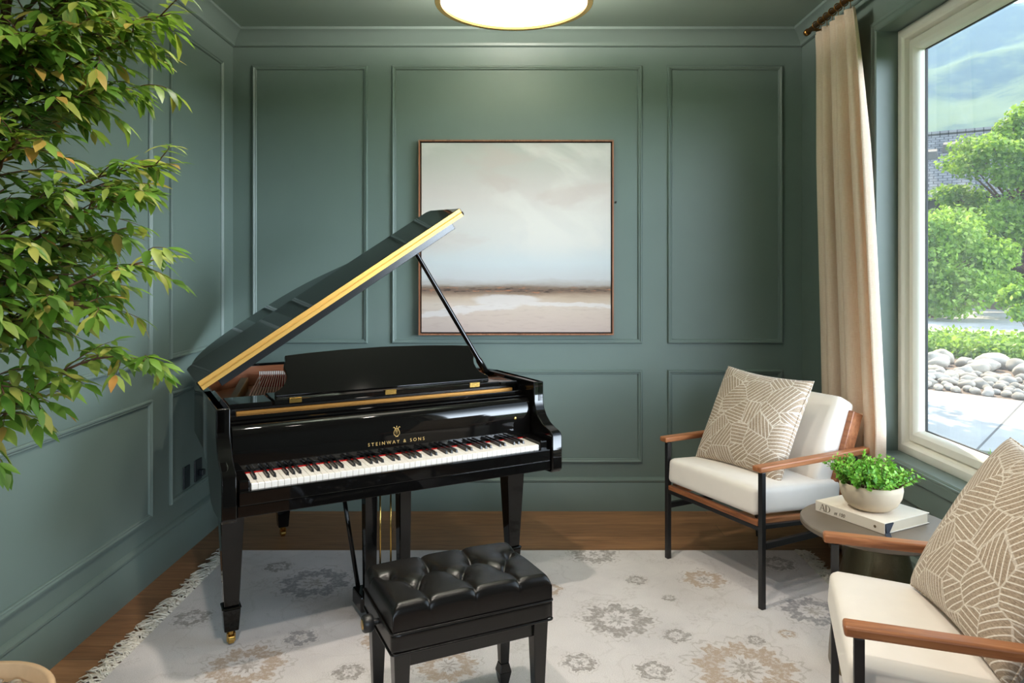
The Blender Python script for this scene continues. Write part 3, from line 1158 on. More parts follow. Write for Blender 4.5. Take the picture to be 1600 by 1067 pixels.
# keybed, keyslip, blocks
KA, KB = -0.045, 1.270
MB().box(KA - 0.006, KB + 0.006, -0.018, 0.42, 0.612, 0.655).build('keybed', LACQ, P, bevel=0.003)
MB().box(KA, KB, -0.026, -0.004, 0.6555, 0.706).build('keyslip', LACQ, P, bevel=0.004)
for u0, u1 in ((KA, -0.004), (1.229, KB)):
    MB().box(u0, u1, -0.004, 0.150, 0.6555, 0.742).build('key_block', LACQ, P, bevel=0.006)
kb = MB().box(-0.003, 1.228, 0.0, 0.30, 0.6555, 0.690).build('keyboard', EBWOOD, P)
WW = 1.2256 / 52
BLACK_AFTER = {0: 1, 2: 1, 3: 1, 5: 1, 6: 1}     # white index within octave (C=0..) that carries a sharp to its right
mesh_cache = {}


def key_mesh(cl, cr):
    """white key with notches, cl / cr = cut widths left and right"""
    w = WW - 0.0011
    l0, r0 = 0.00055, 0.00055 + w
    l1, r1 = l0 + cl, r0 - cr
    vb, vn, z0, z1 = 0.26, 0.050, 0.6905, 0.726
    poly = [(l0, 0), (r0, 0), (r0, vn), (r1, vn), (r1, vb), (l1, vb), (l1, vn), (l0, vn)]
    pts = []
    for q in poly:
        if q not in pts:
            pts.append(q)
    return MB().prism(pts, 2, z0, z1)


for i in range(52):
    note = (i + 5) % 7                    # first white key is A
    has_r = note in (0, 1, 3, 4, 5)       # C D F G A carry a sharp to the right
    has_l = note in (1, 2, 4, 5, 6)
    if i == 0:
        has_l = False
    if i == 51:
        has_r = False
    k = key_mesh(0.0058 if has_l else 0, 0.0058 if has_r else 0)
    k.build('white_key', IVORY, kb, bevel=0.0012, seg=1, loc=(i * WW, 0, 0))
    if has_r:
        c = (i + 1) * WW
        MB().hexa([(c - 0.0050, 0.0515, 0.714), (c + 0.0050, 0.0515, 0.714), (c + 0.0050, 0.262, 0.714), (c - 0.0050, 0.262, 0.714)],
                  [(c - 0.0042, 0.0580, 0.7375), (c + 0.0042, 0.0580, 0.7375), (c + 0.0042, 0.262, 0.7375), (c - 0.0042, 0.262, 0.7375)]).build('black_key', EBONY, kb, bevel=0.0012, seg=1)
MB().box(-0.003, 1.228, 0.1480, 0.1515, 0.7265, 0.7305).build('key_felt', REDF, kb)

# fallboard
fprof = [(0.153, 0.740), (0.154, 0.800), (0.156, 0.850), (0.164, 0.888), (0.176, 0.902), (0.196, 0.906), (0.215, 0.902), (0.215, 0.740)]
fb = MB().prism(fprof, 0, KA + 0.001, KB - 0.001).build('fallboard', LACQ, P)
smooth_auto(fb, 40)
# lettering on the fallboard, following its slope
tilt = math.atan2(0.001, 0.060)
FM = Matrix.Translation((0.6125, 0.1528, 0.772)) @ Matrix.Rotation(R(90) - tilt, 4, 'X')
text_mesh('lettering', 'STEINWAY & SONS', 0.0195, GILT, fb, FM, space=1.62)
# lyre emblem
em = MB()
EMM = Matrix.Translation((0.6125, 0.1545, 0.8215)) @ Matrix.Rotation(R(90) - tilt, 4, 'X')
for s in (-1, 1):
    pts = [(s * 0.002, -0.020, 0), (s * 0.011, -0.013, 0), (s * 0.0125, -0.003, 0), (s * 0.008, 0.007, 0), (s * 0.0075, 0.014, 0), (s * 0.012, 0.019, 0), (s * 0.015, 0.016, 0)]
    em.tube([tuple(q) for q in spline(pts, 4)], 0.0013, 6, M=EMM)
for x in (-0.004, 0, 0.004):
    em.tube([(x, -0.014, 0), (x, 0.012, 0)], 0.0007, 5, M=EMM)
em.tube([(-0.009, 0.012, 0), (0.009, 0.012, 0)], 0.0012, 6, M=EMM)
em.tube([(-0.006, -0.021, 0), (0.006, -0.021, 0)], 0.0018, 6, M=EMM)
em.tube([(0, 0.012, 0), (0, 0.024, 0)], 0.0014, 6, M=EMM)
em.build('emblem', GILT, fb, smooth=True)
# lock escutcheon
MB().lathe([(0.0, 0.0), (0.007, 0.0), (0.006, 0.002), (0.0, 0.0025)], 16, M=Matrix.Translation((1.19, 0.1545, 0.820)) @ Matrix.Rotation(R(90) - tilt, 4, 'X')).build('lock', BRASS, fb)

# ledges above the fallboard, bronze stretcher strip, music shelf
MB().box(KA + 0.001, KB - 0.001, 0.200, 0.262, 0.9075, 0.916).build('fallboard_ledge', LACQ, P, bevel=0.003)
MB().box(KA + 0.001, KB - 0.001, 0.226, 0.262, 0.9165, 0.934).build('hinge_rail', LACQ, P, bevel=0.004)
MB().box(KA + 0.03, KB - 0.03, 0.272, 0.300, 0.905, 0.943).build('stretcher_strip', GOLDPL, P, bevel=0.002)
MB().box(KA + 0.001, KB - 0.001, 0.300, 0.335, 0.862, 0.953).build('pin_block', EBWOOD, P, bevel=0.002)
shelf = MB().box(0.130, 1.170, 0.268, 0.470, 0.956, 0.978).build('music_shelf', LACQ, P, bevel=0.004)
for u0, u1 in ((KA + 0.001, 0.125), (1.175, KB - 0.001)):
    MB().box(u0, u1, 0.275, 0.450, 0.954, 0.974).build('side_shelf', LACQ, P, bevel=0.004)
for u in (0.215, 0.625, 1.035):
    MB().box(u - 0.025, u + 0.025, 0.2645, 0.2675, 0.962, 0.977).box(u - 0.025, u + 0.025, 0.262, 0.292, 0.9782, 0.981).tube([(u - 0.025, 0.2655, 0.980), (u + 0.025, 0.2655, 0.980)], 0.0032, 8).build('shelf_hinge', BRASS, shelf)
# music desk : wavy-sided panel leaning back
side = [(0.150, 0.0), (0.150, 0.020), (0.168, 0.028), (0.186, 0.042), (0.200, 0.062), (0.206, 0.084), (0.204, 0.104), (0.198, 0.120), (0.200, 0.136), (0.207, 0.152), (0.208, 0.176)]
top = [(0.30, 0.183), (0.45, 0.190), (0.65, 0.194), (0.85, 0.190), (1.00, 0.183)]
outl = side + top + [(1.30 - u, z) for u, z in reversed(side)]
DM = Matrix.Translation((0, 0.345, 0.980)) @ Matrix.Rotation(R(-32), 4, 'X') @ Matrix.Diagonal((1, 1, 1.06, 1))
o = MB().prism(outl, 1, 0.0, 0.020, DM).build('music_desk', LACQ, P, bevel=0.003)
smooth_auto(o, 32)
MB().hexa([(0.60, 0.40, 0.9785), (0.70, 0.40, 0.9785), (0.70, 0.46, 0.9785), (0.60, 0.46, 0.9785)], [(0.60, 0.445, 1.10), (0.70, 0.445, 1.10), (0.70, 0.455, 1.10), (0.60, 0.455, 1.10)]).build('desk_support', LACQ, P)

# lid, opened about its left edge
TH = R(32.9)
HU, HZ = -0.117, 1.000
LIDP = offset_path(RIMP, -0.012)
VH = 0.512
lid2d = [(UB - 0.012 - HU, VH)] + [(q.x - HU, q.y) for q in LIDP if q.y > VH + 0.02] + [(1.445, VH)]
LM = Matrix.Translation((HU, 0, HZ)) @ Matrix.Rotation(-TH, 4, 'Y')
lid = MB().prism(lid2d, 2, 0.0, 0.020, LM).build('lid', LACQ, P, bevel=0.005)
smooth_auto(lid, 32)
fo_ = MB()
fl = [(0.0, VH), (1.445, VH), (1.445, VH + 0.355), (1.437, VH + 0.370), (1.425, VH + 0.385), (0.025, VH + 0.385), (0.007, VH + 0.375), (0.0, VH + 0.355)]
FLM = LM @ Matrix.Translation((0, VH, 0.0225)) @ Matrix.Rotation(R(3.0), 4, 'X') @ Matrix.Translation((0, -VH, 0))
fo_.prism(fl, 2, 0.0, 0.020, FLM)
o = fo_.build('front_flap', LACQ, lid, bevel=0.006, seg=3)
hg = MB()
hg.box(0.006, 1.438, VH - 0.003, VH - 0.0006, 0.001, 0.0185, LM)
hg.box(0.006, 1.438, VH - 0.003, VH - 0.0006, 0.0240, 0.0415, LM)
hg.tube([(0.006, VH - 0.004, 0.0213), (1.438, VH - 0.004, 0.0213)], 0.0028, 8, M=LM)
k = 0
s = 0.03
while s < 1.42:
    for zz in (0.0095, 0.033):
        hg.tube([(s, VH - 0.0032, zz), (s, VH - 0.0050, zz)], 0.0030, 7, M=LM)
    s += (0.030 if k % 2 == 0 else 0.062)
    k += 1
hinge = hg.build('piano_hinge', HINGEB, lid)
LIPM = simple('grey_black_lacquer', (0.012, 0.013, 0.014), 0.25)
MB().box(0.075, 1.375, VH + 0.020, VH + 0.045, -0.034, -0.0005, LM).build('lid_lip', LIPM, lid, bevel=0.002)
# prop stick
pt0 = Vector((1.272, 0.600, 0.960))
pt1 = LM @ Vector((1.155, 0.600, -0.004))
MB().tube([pt0, pt0.lerp(pt1, 0.12), pt0.lerp(pt1, 0.14), pt0.lerp(pt1, 0.55), pt0.lerp(pt1, 0.97), pt1], [0.018, 0.017, 0.0125, 0.0125, 0.0105, 0.008], 14).build('lid_prop', LACQ, P, smooth=True)
MB().tube([pt0 + Vector((0.02, 0, 0.002)), pt0 + Vector((-0.022, 0, 0.002))], 0.012, 12).build('prop_pivot', BRASS, P)


def piano_leg(u, v, zf, up=True):
    lg = MB().taper(u, v, zf + 0.158, 0.612 if v < 1 else ZB, 0.056, 0.098).build('leg', LACQ, P, bevel=0.004)
    MB().taper(u, v, zf + 0.150, zf + 0.158, 0.076, 0.070).taper(u, v, zf + 0.058, zf + 0.150, 0.054, 0.068).build('leg_foot', LACQ, lg, bevel=0.004)
    cm = MB()
    cm.lathe([(0.012, zf + 0.040), (0.015, zf + 0.058)], 16, M=Matrix.Translation((u, v, 0)))
    cm.hexa([(u - 0.016, v - 0.010, zf + 0.012), (u - 0.012, v - 0.010, zf + 0.012), (u - 0.012, v + 0.012, zf + 0.012), (u - 0.016, v + 0.012, zf + 0.012)],
            [(u - 0.016, v - 0.014, zf + 0.046), (u - 0.012, v - 0.014, zf + 0.046), (u - 0.012, v + 0.014, zf + 0.046), (u - 0.016, v + 0.014, zf + 0.046)])
    cm.hexa([(u + 0.012, v - 0.010, zf + 0.012), (u + 0.016, v - 0.010, zf + 0.012), (u + 0.016, v + 0.012, zf + 0.012), (u + 0.012, v + 0.012, zf + 0.012)],
            [(u + 0.012, v - 0.014, zf + 0.046), (u + 0.016, v - 0.014, zf + 0.046), (u + 0.016, v + 0.014, zf + 0.046), (u + 0.012, v + 0.014, zf + 0.046)])
    cm.tube([(u - 0.0105, v, zf + 0.0185), (u + 0.0105, v, zf + 0.0185)], 0.018, 18)
    o_ = cm.build('caster', BRASS, lg)
    smooth_auto(o_, 40)['label'] = 'polished brass caster'


piano_leg(-0.030, 0.306, RZ)
piano_leg(1.255, 0.306, RZ)
piano_leg(0.395, 1.440, 0.0)
# pedal lyre
ly = MB()
ly.hexa([(0.44, 0.20, 0.560), (0.785, 0.20, 0.560), (0.785, 0.38, 0.560), (0.44, 0.38, 0.560)], [(0.40, 0.16, 0.611), (0.825, 0.16, 0.611), (0.825, 0.40, 0.611), (0.40, 0.40, 0.611)])
lyo = ly.build('pedal_lyre', LACQ, P, bevel=0.006)
for u in (0.535, 0.690):
    MB().taper(u, 0.285, 0.115, 0.560, 0.048, 0.056, 0.05, 0.06).build('lyre_post', LACQ, lyo, bevel=0.004)
MB().box(0.478, 0.747, 0.225, 0.355, 0.045, 0.115).build('pedal_box', LACQ, lyo, bevel=0.008)
for u in (0.588, 0.637):
    MB().tube([(u, 0.300, 0.115), (u, 0.300, 0.560)], 0.0042, 8).build('pedal_rod', BRASS, lyo, smooth=True)
for u in (0.535, 0.6125, 0.690):
    MB().rbox(0.015, 0.055, 0.006, 0.0055, 8, M=Matrix.Translation((u, 0.185, 0.070)) @ Matrix.Rotation(R(4), 4, 'X')).build('pedal', BRASS, lyo, smooth=True)
MB().tube([(0.500, 0.330, 0.100), (0.455, 0.56, 0.735)], 0.010, 10).build('lyre_brace', LACQ, lyo, smooth=True)
MB().tube([(0.725, 0.330, 0.100), (0.770, 0.56, 0.735)], 0.010, 10).build('lyre_brace', LACQ, lyo, smooth=True)

# ------------------------------------------------------------------ piano bench
BW, BD = 0.532, 0.345
B = thing('piano_bench', 'black tufted leather piano bench in front of the piano', 'bench', (-0.190, 2.378, RZ), R(25.2))
bz = -RZ
buttons = [(-0.150, -0.045), (0.0, -0.045), (0.150, -0.045), (-0.215, 0.058), (-0.075, 0.058), (0.075, 0.058), (0.215, 0.058)]
creases = []
fr_b, bk_b = buttons[:3], buttons[3:]
for q in fr_b:
    creases.append((q, (q[0], -BD / 2)))
for q in bk_b[1:3]:
    creases.append((q, (q[0], BD / 2)))
for i, q in enumerate(fr_b):
    creases.append((q, bk_b[i]))
    creases.append((q, bk_b[i + 1]))
creases += [(bk_b[0], (-BD / 2 - 0.09, 0.10)), (bk_b[3], (BD / 2 + 0.09, 0.10))]


def seg_d(p, a, b):
    ab = (b[0] - a[0], b[1] - a[1])
    L2 = ab[0] ** 2 + ab[1] ** 2
    t = max(0, min(1, ((p[0] - a[0]) * ab[0] + (p[1] - a[1]) * ab[1]) / L2))
    return math.hypot(p[0] - a[0] - ab[0] * t, p[1] - a[1] - ab[1] * t)


def cushion_h(x, y):
    d = min(seg_d((x, y), a, b) for a, b in creases)
    rb = min(math.hypot(x - q[0], y - q[1]) for q in buttons)
    ex = max(0.0, 1 - abs(x) / (BW / 2))
    ey = max(0.0, 1 - abs(y) / (BD / 2))
    edge = (1 - (1 - min(1, ex * 9.0)) ** 2.4) ** 0.55 * (1 - (1 - min(1, ey * 6.0)) ** 2.4) ** 0.55
    dome = 0.046 + 0.034 * edge + 0.006 * (1 - (x / (BW / 2)) ** 2)
    return dome - 0.0075 * math.exp(-(d / 0.0065) ** 1.2) - 0.0035 * math.exp(-(d / 0.022) ** 2) - 0.020 * math.exp(-(rb / 0.017) ** 2) - 0.009 * math.exp(-(rb / 0.045) ** 2) + 0.002


NX, NY = 150, 100
v, f = [], []
for j in range(NY + 1):
    for i in range(NX + 1):
        x = math.sin((i / NX - 0.5) * math.pi) * 0.5 * 0.35 + (i / NX - 0.5) * 0.65
        y = math.sin((j / NY - 0.5) * math.pi) * 0.5 * 0.35 + (j / NY - 0.5) * 0.65
        x *= BW
        y *= BD
        h = cushion_h(x, y)
        # rounded plan corners and slightly bulging sides
        v.append((x, y, 0.432 + bz + h))
for j in range(NY):
    for i in range(NX):
        a = j * (NX + 1) + i
        f.append((a, a + 1, a + NX + 2, a + NX + 1))
# skirt of the cushion
bord = [i for i in range(NX + 1)] + [j * (NX + 1) + NX for j in range(1, NY + 1)] + [NY * (NX + 1) + i for i in range(NX - 1, -1, -1)] + [j * (NX + 1) for j in range(NY - 1, 0, -1)]
o0 = len(v)
for b_ in bord:
    v.append((v[b_][0], v[b_][1], 0.434 + bz))
nb = len(bord)
for i in range(nb):
    f.append((bord[i], o0 + i, o0 + (i + 1) % nb, bord[(i + 1) % nb]))
seat = MB().add(v, f).build('seat_cushion', LEATHER, B, smooth=True)
for q in buttons:
    MB().lathe([(0.0005, 0.006), (0.006, 0.0045), (0.009, 0.0)], 14, M=Matrix.Translation((q[0], q[1], 0.432 + bz + cushion_h(*q) - 0.0005)), cap0=False, cap1=False).build('tuft_button', LEATHER, seat, smooth=True)
MB().rbox(BW / 2 + 0.003, BD / 2 + 0.003, 0.030, 0.008, 10, M=Matrix.Translation((0, 0, 0.402 + bz))).build('skirt', LEATHER, B, smooth=True)
for z in (0.432, 0.371):
    hx, hy = BW / 2 + 0.003, BD / 2 + 0.003
    pts = []
    for cx, cy, a0 in ((hx - 0.012, hy - 0.012, 0), (-hx + 0.012, hy - 0.012, 90), (-hx + 0.012, -hy + 0.012, 180), (hx - 0.012, -hy + 0.012, 270)):
        for k in range(5):
            a = R(a0 + 22.5 * k)
            pts.append((cx + 0.012 * math.cos(a), cy + 0.012 * math.sin(a), z + bz))
    pts.append(pts[0])
    MB().tube(pts, 0.0038, 8, caps=False).build('piping', LEATHER, B, smooth=True)
MB().box(-BW / 2 + 0.045, BW / 2 - 0.045, -BD / 2 + 0.024, -BD / 2 + 0.044, 0.315 + bz, 0.3715 + bz).build('apron', EBWOOD, B, bevel=0.003)
MB().box(-BW / 2 + 0.045, BW / 2 - 0.045, BD / 2 - 0.044, BD / 2 - 0.024, 0.315 + bz, 0.3715 + bz).build('apron', EBWOOD, B, bevel=0.003)
for s in (-1, 1):
    MB().box(s * (BW / 2 - 0.034) - 0.010, s * (BW / 2 - 0.034) + 0.010, -BD / 2 + 0.045, BD / 2 - 0.045, 0.315 + bz, 0.3715 + bz).build('apron', EBWOOD, B, bevel=0.003)
    for t2 in (-1, 1):
        cx, cy = s * (BW / 2 - 0.034), t2 * (BD / 2 - 0.036)
        lg = MB().taper(cx, cy, 0.075, 0.371 + bz, 0.032, 0.052).build('leg', EBWOOD, B, bevel=0.003)
        MB().taper(cx, cy, 0.0, 0.045, 0.030, 0.046).taper(cx, cy, 0.045, 0.075, 0.046, 0.032).build('spade_foot', EBWOOD, lg, bevel=0.002)
KM = Matrix.Translation((-BW / 2 - 0.003, -0.01, 0.402 + bz)) @ Matrix.Rotation(R(-90), 4, 'Y')
kn = smooth_auto(MB().lathe([(0.009, 0.0), (0.009, 0.014), (0.024, 0.016), (0.027, 0.022), (0.027, 0.042), (0.022, 0.048)], 24, M=KM).build('height_knob', SATIN, B), 40)
MB().lathe([(0.016, 0.0483), (0.014, 0.0500)], 20, M=KM).build('knob_cap', BRASS, kn)


# ------------------------------------------------------------------ armchairs
def armchair(label, loc, rz):
    A = thing('armchair', label, 'chair', loc, rz)
    # local: x across (viewer's right when seen from its front is -x), y backwards, z up
    W2 = 0.318
    for s in (-1, 1):
        x = s * W2
        MB().box(x - 0.012, x + 0.012, -0.012, 0.012, 0.0, 0.603).build('front_leg', SATIN, A, bevel=0.002)
        MB().hexa([(x - 0.014, 0.640, 0), (x + 0.014, 0.640, 0), (x + 0.014, 0.668, 0), (x - 0.014, 0.668, 0)],
                  [(x - 0.014, 0.590, 0.603), (x + 0.014, 0.590, 0.603), (x + 0.014, 0.618, 0.603), (x - 0.014, 0.618, 0.603)]).build('rear_leg', SATIN, A, bevel=0.002)
        MB().box(x - 0.011, x + 0.011, 0.0135, 0.630, 0.262, 0.290).build('side_stretcher', SATIN, A, bevel=0.002)
        MB().hexa([(x - 0.010, 0.0135, 0.352), (x + 0.010, 0.0135, 0.352), (x + 0.010, 0.615, 0.305), (x - 0.010, 0.615, 0.305)],
                  [(x - 0.010, 0.0135, 0.372), (x + 0.010, 0.0135, 0.372), (x + 0.010, 0.615, 0.325), (x - 0.010, 0.615, 0.325)]).build('seat_support', SATIN, A, bevel=0.002)
        # arm board: gently tapering, rounded edges
        n = 14
        v, f = [], []
        for i in range(n + 1):
            u = i / n
            y = -0.035 + 0.735 * u
            hwid = 0.026 - 0.006 * u * (1 if u < 0.85 else 1.0)
            z0, z1 = 0.6035 + 0.004 * u, 0.634 + 0.004 * u
            z0 += 0.004 * (1 - u)
            v += [(x - hwid, y, z0), (x + hwid, y, z0), (x + hwid, y, z1), (x - hwid, y, z1)]
        for i in range(n):
            a = i * 4
            for k in range(4):
                f.append((a + k, a + (k + 1) % 4, a + 4 + (k + 1) % 4, a + 4 + k))
        f += [(3, 2, 1, 0), (n * 4, n * 4 + 1, n * 4 + 2, n * 4 + 3)]
        smooth_auto(MB().add(v, f).build('arm', WALNUT_Y, A, bevel=0.007, seg=3), 35)['label'] = 'walnut arm board'
        xi = s * (W2 - 0.044)
        MB().hexa([(xi - 0.016, 0.450, 0.330), (xi + 0.016, 0.450, 0.330), (xi + 0.016, 0.515, 0.305), (xi - 0.016, 0.515, 0.305)],
                  [(xi - 0.016, 0.645, 0.812), (xi + 0.016, 0.645, 0.812), (xi + 0.016, 0.715, 0.785), (xi - 0.016, 0.715, 0.785)]).build('back_post', WALNUT_X, A, bevel=0.005)
        # link from back post to the arm
        MB().box(min(xi + s * 0.0165, x), max(xi + s * 0.0165, x), 0.590, 0.625, 0.560, 0.602).build('arm_bracket', SATIN, A)
    xi = W2 - 0.065
    for (y, z) in ((0.640, 0.745), (0.578, 0.575), (0.520, 0.430)):
        MB().hexa([(-xi, y, z), (xi, y, z), (xi, y + 0.022, z - 0.008), (-xi, y + 0.022, z - 0.008)],
                  [(-xi, y + 0.022, z + 0.046), (xi, y + 0.022, z + 0.046), (xi, y + 0.044, z + 0.038), (-xi, y + 0.044, z + 0.038)]).build('back_slat', WALNUT_X, A, bevel=0.004)
    # seat frame rails (wood), dropping to the rear
    MB().box(-W2 + 0.0145, W2 - 0.0145, -0.012, 0.016, 0.360, 0.385).build('front_rail', WALNUT_X, A, bevel=0.005)
    MB().box(-W2 + 0.0125, W2 - 0.0125, -0.008, 0.010, 0.340, 0.3595).build('front_bar', SATIN, A, bevel=0.002)
    for s in (-1, 1):
        x = s * (W2 - 0.030)
        MB().hexa([(x - 0.014, 0.0165, 0.350), (x + 0.014, 0.0165, 0.350), (x + 0.014, 0.60, 0.305), (x - 0.014, 0.60, 0.305)],
                  [(x - 0.014, 0.0165, 0.390), (x + 0.014, 0.0165, 0.390), (x + 0.014, 0.60, 0.345), (x - 0.014, 0.60, 0.345)]).build('side_rail', WALNUT_Y, A, bevel=0.004)
    MB().box(-W2 + 0.045, W2 - 0.045, 0.575, 0.60, 0.305, 0.345).build('rear_rail', WALNUT_X, A, bevel=0.004)
    MB().box(-W2 + 0.0145, W2 - 0.0145, 0.640, 0.662, 0.262, 0.290).build('rear_stretcher', SATIN, A, bevel=0.002)

    def puff(p, q):
        b = (1 - q[0] ** 2) * (1 - q[1] ** 2)
        return (p.x * (1 + 0.012 * (1 - q[1] ** 2)), p.y, p.z + (0.016 * b if q[2] > 0 else 0.0) * abs(q[2]))
    SM_ = Matrix.Translation((0, 0.262, 0.446)) @ Matrix.Rotation(R(-4.2), 4, 'X')
    MB().rbox(0.298, 0.285, 0.063, 0.026, 14, puff, SM_).build('seat_cushion', CREAM, A, smooth=True)

    def puff2(p, q):
        b = (1 - q[0] ** 2) * (1 - q[2] ** 2)
        return (p.x, p.y + (-0.022 * b if q[1] < 0 else 0.004 * b) * abs(q[1]), p.z)
    BM = Matrix.Translation((0, 0.400, 0.490)) @ Matrix.Rotation(R(-25.5), 4, 'X') @ Matrix.Translation((0, 0.062, 0.222))
    MB().rbox(0.262, 0.060, 0.218, 0.026, 14, puff2, BM).build('back_cushion', CREAM, A, smooth=True)
    return A


armchair('cream cushioned armchair with walnut arms between painting wall and window', (0.949, 3.449, RZ), R(-62.5))
armchair('cream cushioned armchair cut off by the right edge, nearest the viewer', (0.943, 2.041, RZ), R(-109.3))


def pillow(label, M, half=0.258, thick=0.105):
    n = 40
    v, f = [], []
    for s in (-1, 1):
        for j in range(n + 1):
            for i in range(n + 1):
                x = math.sin((i / n - 0.5) * math.pi)
                y = math.sin((j / n - 0.5) * math.pi)
                px = x * half * (1 - 0.075 * (1 - y * y))
                py = y * half * (1 - 0.075 * (1 - x * x))
                t_ = thick * ((1 - x * x) * (1 - y * y)) ** 0.38
                wr = 0.004 * math.sin(9 * x + 4 * y) * math.sin(7 * y - 3 * x) * (1 - x * x) * (1 - y * y)
                v.append((px, py, s * t_ + wr))
    N = (n + 1) ** 2
    for s in (0, 1):
        for j in range(n):
            for i in range(n):
                a = s * N + j * (n + 1) + i
                q = (a, a + 1, a + n + 2, a + n + 1)
                f.append(q if s else tuple(reversed(q)))
    o = MB().add(v, f).build('throw_pillow', WEAVE, smooth=True, fix=False)
    bm = bmesh.new()
    bm.from_mesh(o.data)
    bmesh.ops.remove_doubles(bm, verts=bm.verts, dist=0.0004)
    bmesh.ops.recalc_face_normals(bm, faces=bm.faces)
    for fc in bm.faces:
        fc.smooth = True
    bm.to_mesh(o.data)
    bm.free()
    o.matrix_world = M
    # seam cord round the border
    pts = []
    for k in range(4):
        for i in range(16):
            a = -1 + 2 * i / 16
            x, y = [(a, -1), (1, a), (-a, 1), (-1, -a)][k]
            pts.append((x * half * (1 - 0.075 * (1 - y * y)) * 1.002, y * half * (1 - 0.075 * (1 - x * x)) * 1.002, 0))
    pts.append(pts[0])
    MB().tube(pts, 0.0035, 6, caps=False).build('seam_cord', WEAVE, o, smooth=True)
    tag(o, label, 'pillow')
    return o


def chair_frame(ox, oy, rz):
    return Matrix.Translation((ox, oy, RZ)) @ Matrix.Rotation(rz, 4, 'Z')


# chair-local pose: lean back, slight roll; pillow local x across, y up, z towards the sitter
def lean(cx, cy, cz, tilt_deg, roll_deg, yaw_deg):
    return Matrix.Translation((cx, cy, cz)) @ Matrix.Rotation(R(yaw_deg), 4, 'Z') @ Matrix.Rotation(R(90 - tilt_deg), 4, 'X') @ Matrix.Rotation(R(roll_deg), 4, 'Z')


pillow('taupe hatched throw pillow on the armchair by the painting wall', chair_frame(0.949, 3.449, R(-62.5)) @ lean(-0.020, 0.290, 0.740, 27, -2, 6))
pillow('taupe hatched throw pillow on the armchair at the right edge', chair_frame(0.943, 2.041, R(-109.3)) @ lean(0.0, 0.400, 0.752, 31, -2, 13), half=0.268, thick=0.105)

# ------------------------------------------------------------------ side table, book, planted bowl
TX, TY, TZ = 1.362, 2.690, 0.560
T = thing('side_table', 'round bronze pedestal side table between the two armchairs', 'table', (TX, TY, RZ))
smooth_auto(MB().lathe([(0.262, TZ - 0.034), (0.268, TZ - 0.030), (0.268, TZ - RZ - 0.004), (0.264, TZ - RZ)], 72).build('table_top', TABLE_TOP, T), 40)
smooth_auto(MB().lathe([(0.165, 0.001), (0.168, 0.012), (0.166, 0.060), (0.157, 0.160), (0.144, 0.270), (0.127, 0.360), (0.106, 0.450), (0.096, 0.500), (0.098, TZ - 0.034)], 48).build('pedestal', TABLE_BASE, T), 40)
bk_ang = math.atan2(-0.2685, 0.1385)
BKM = thing('book', 'thick cream coffee table book under the planted bowl', 'book', (1.188, 2.830, TZ), bk_ang)
# local: x along the spine, y across the cover
MB().box(0.003, 0.300, 0.001, 0.258, 0.0006, 0.0036).box(0.003, 0.300, 0.001, 0.258, 0.0374, 0.0404).box(0.003, 0.300, 0.0, 0.0032, 0.0006, 0.0404).build('book_cover', BOOKC, BKM, bevel=0.0012)
MB().box(0.007, 0.296, 0.0034, 0.252, 0.0038, 0.0372).build('page_block', PAGES, BKM)
# spine lettering : A and D with serifs, then small words
SPM = Matrix.Translation((0, -0.0004, 0.0)) @ Matrix.Rotation(R(90), 4, 'X')


def poly2(pl, M, name, mat, parent, d=0.0005):
    mbb = MB()
    for q in pl:
        mbb.prism(q, 2, 0, d, M)
    return mbb.build(name, mat, parent)


def AD(x, y, h):
    w = h * 0.95
    out = [[(x, y), (x + 0.06 * h, y), (x + 0.50 * w, y + h), (x + 0.44 * w, y + h)],
           [(x + 0.78 * w, y), (x + 0.98 * w, y), (x + 0.56 * w, y + h), (x + 0.42 * w, y + h)],
           [(x + 0.2 * w, y + 0.34 * h), (x + 0.78 * w, y + 0.34 * h), (x + 0.76 * w, y + 0.39 * h), (x + 0.22 * w, y + 0.39 * h)],
           [(x - 0.10 * w, y), (x + 0.16 * w, y), (x + 0.16 * w, y + 0.03 * h), (x - 0.10 * w, y + 0.03 * h)],
           [(x + 0.68 * w, y), (x + 1.08 * w, y), (x + 1.08 * w, y + 0.03 * h), (x + 0.68 * w, y + 0.03 * h)]]
    dx = x + 1.0 * w
    out.append([(dx + 0.08 * w, y), (dx + 0.24 * w, y), (dx + 0.24 * w, y + h), (dx + 0.08 * w, y + h)])
    n = 14
    for i in range(n):
        a0, a1 = -math.pi / 2 + math.pi * i / n, -math.pi / 2 + math.pi * (i + 1) / n

        def o_(a):
            return (dx + 0.34 * w + 0.58 * w * math.cos(a), y + h / 2 + h / 2 * math.sin(a))

        def i_(a):
            return (dx + 0.34 * w + 0.43 * w * math.cos(a), y + h / 2 + (h / 2 - 0.035 * h) * math.sin(a))
        out.append([o_(a0), o_(a1), i_(a1), i_(a0)])
    for yy in (y, y + 0.965 * h):
        out.append([(dx, yy), (dx + 0.36 * w, yy), (dx + 0.36 * w, yy + 0.035 * h), (dx, yy + 0.035 * h)])
    return out


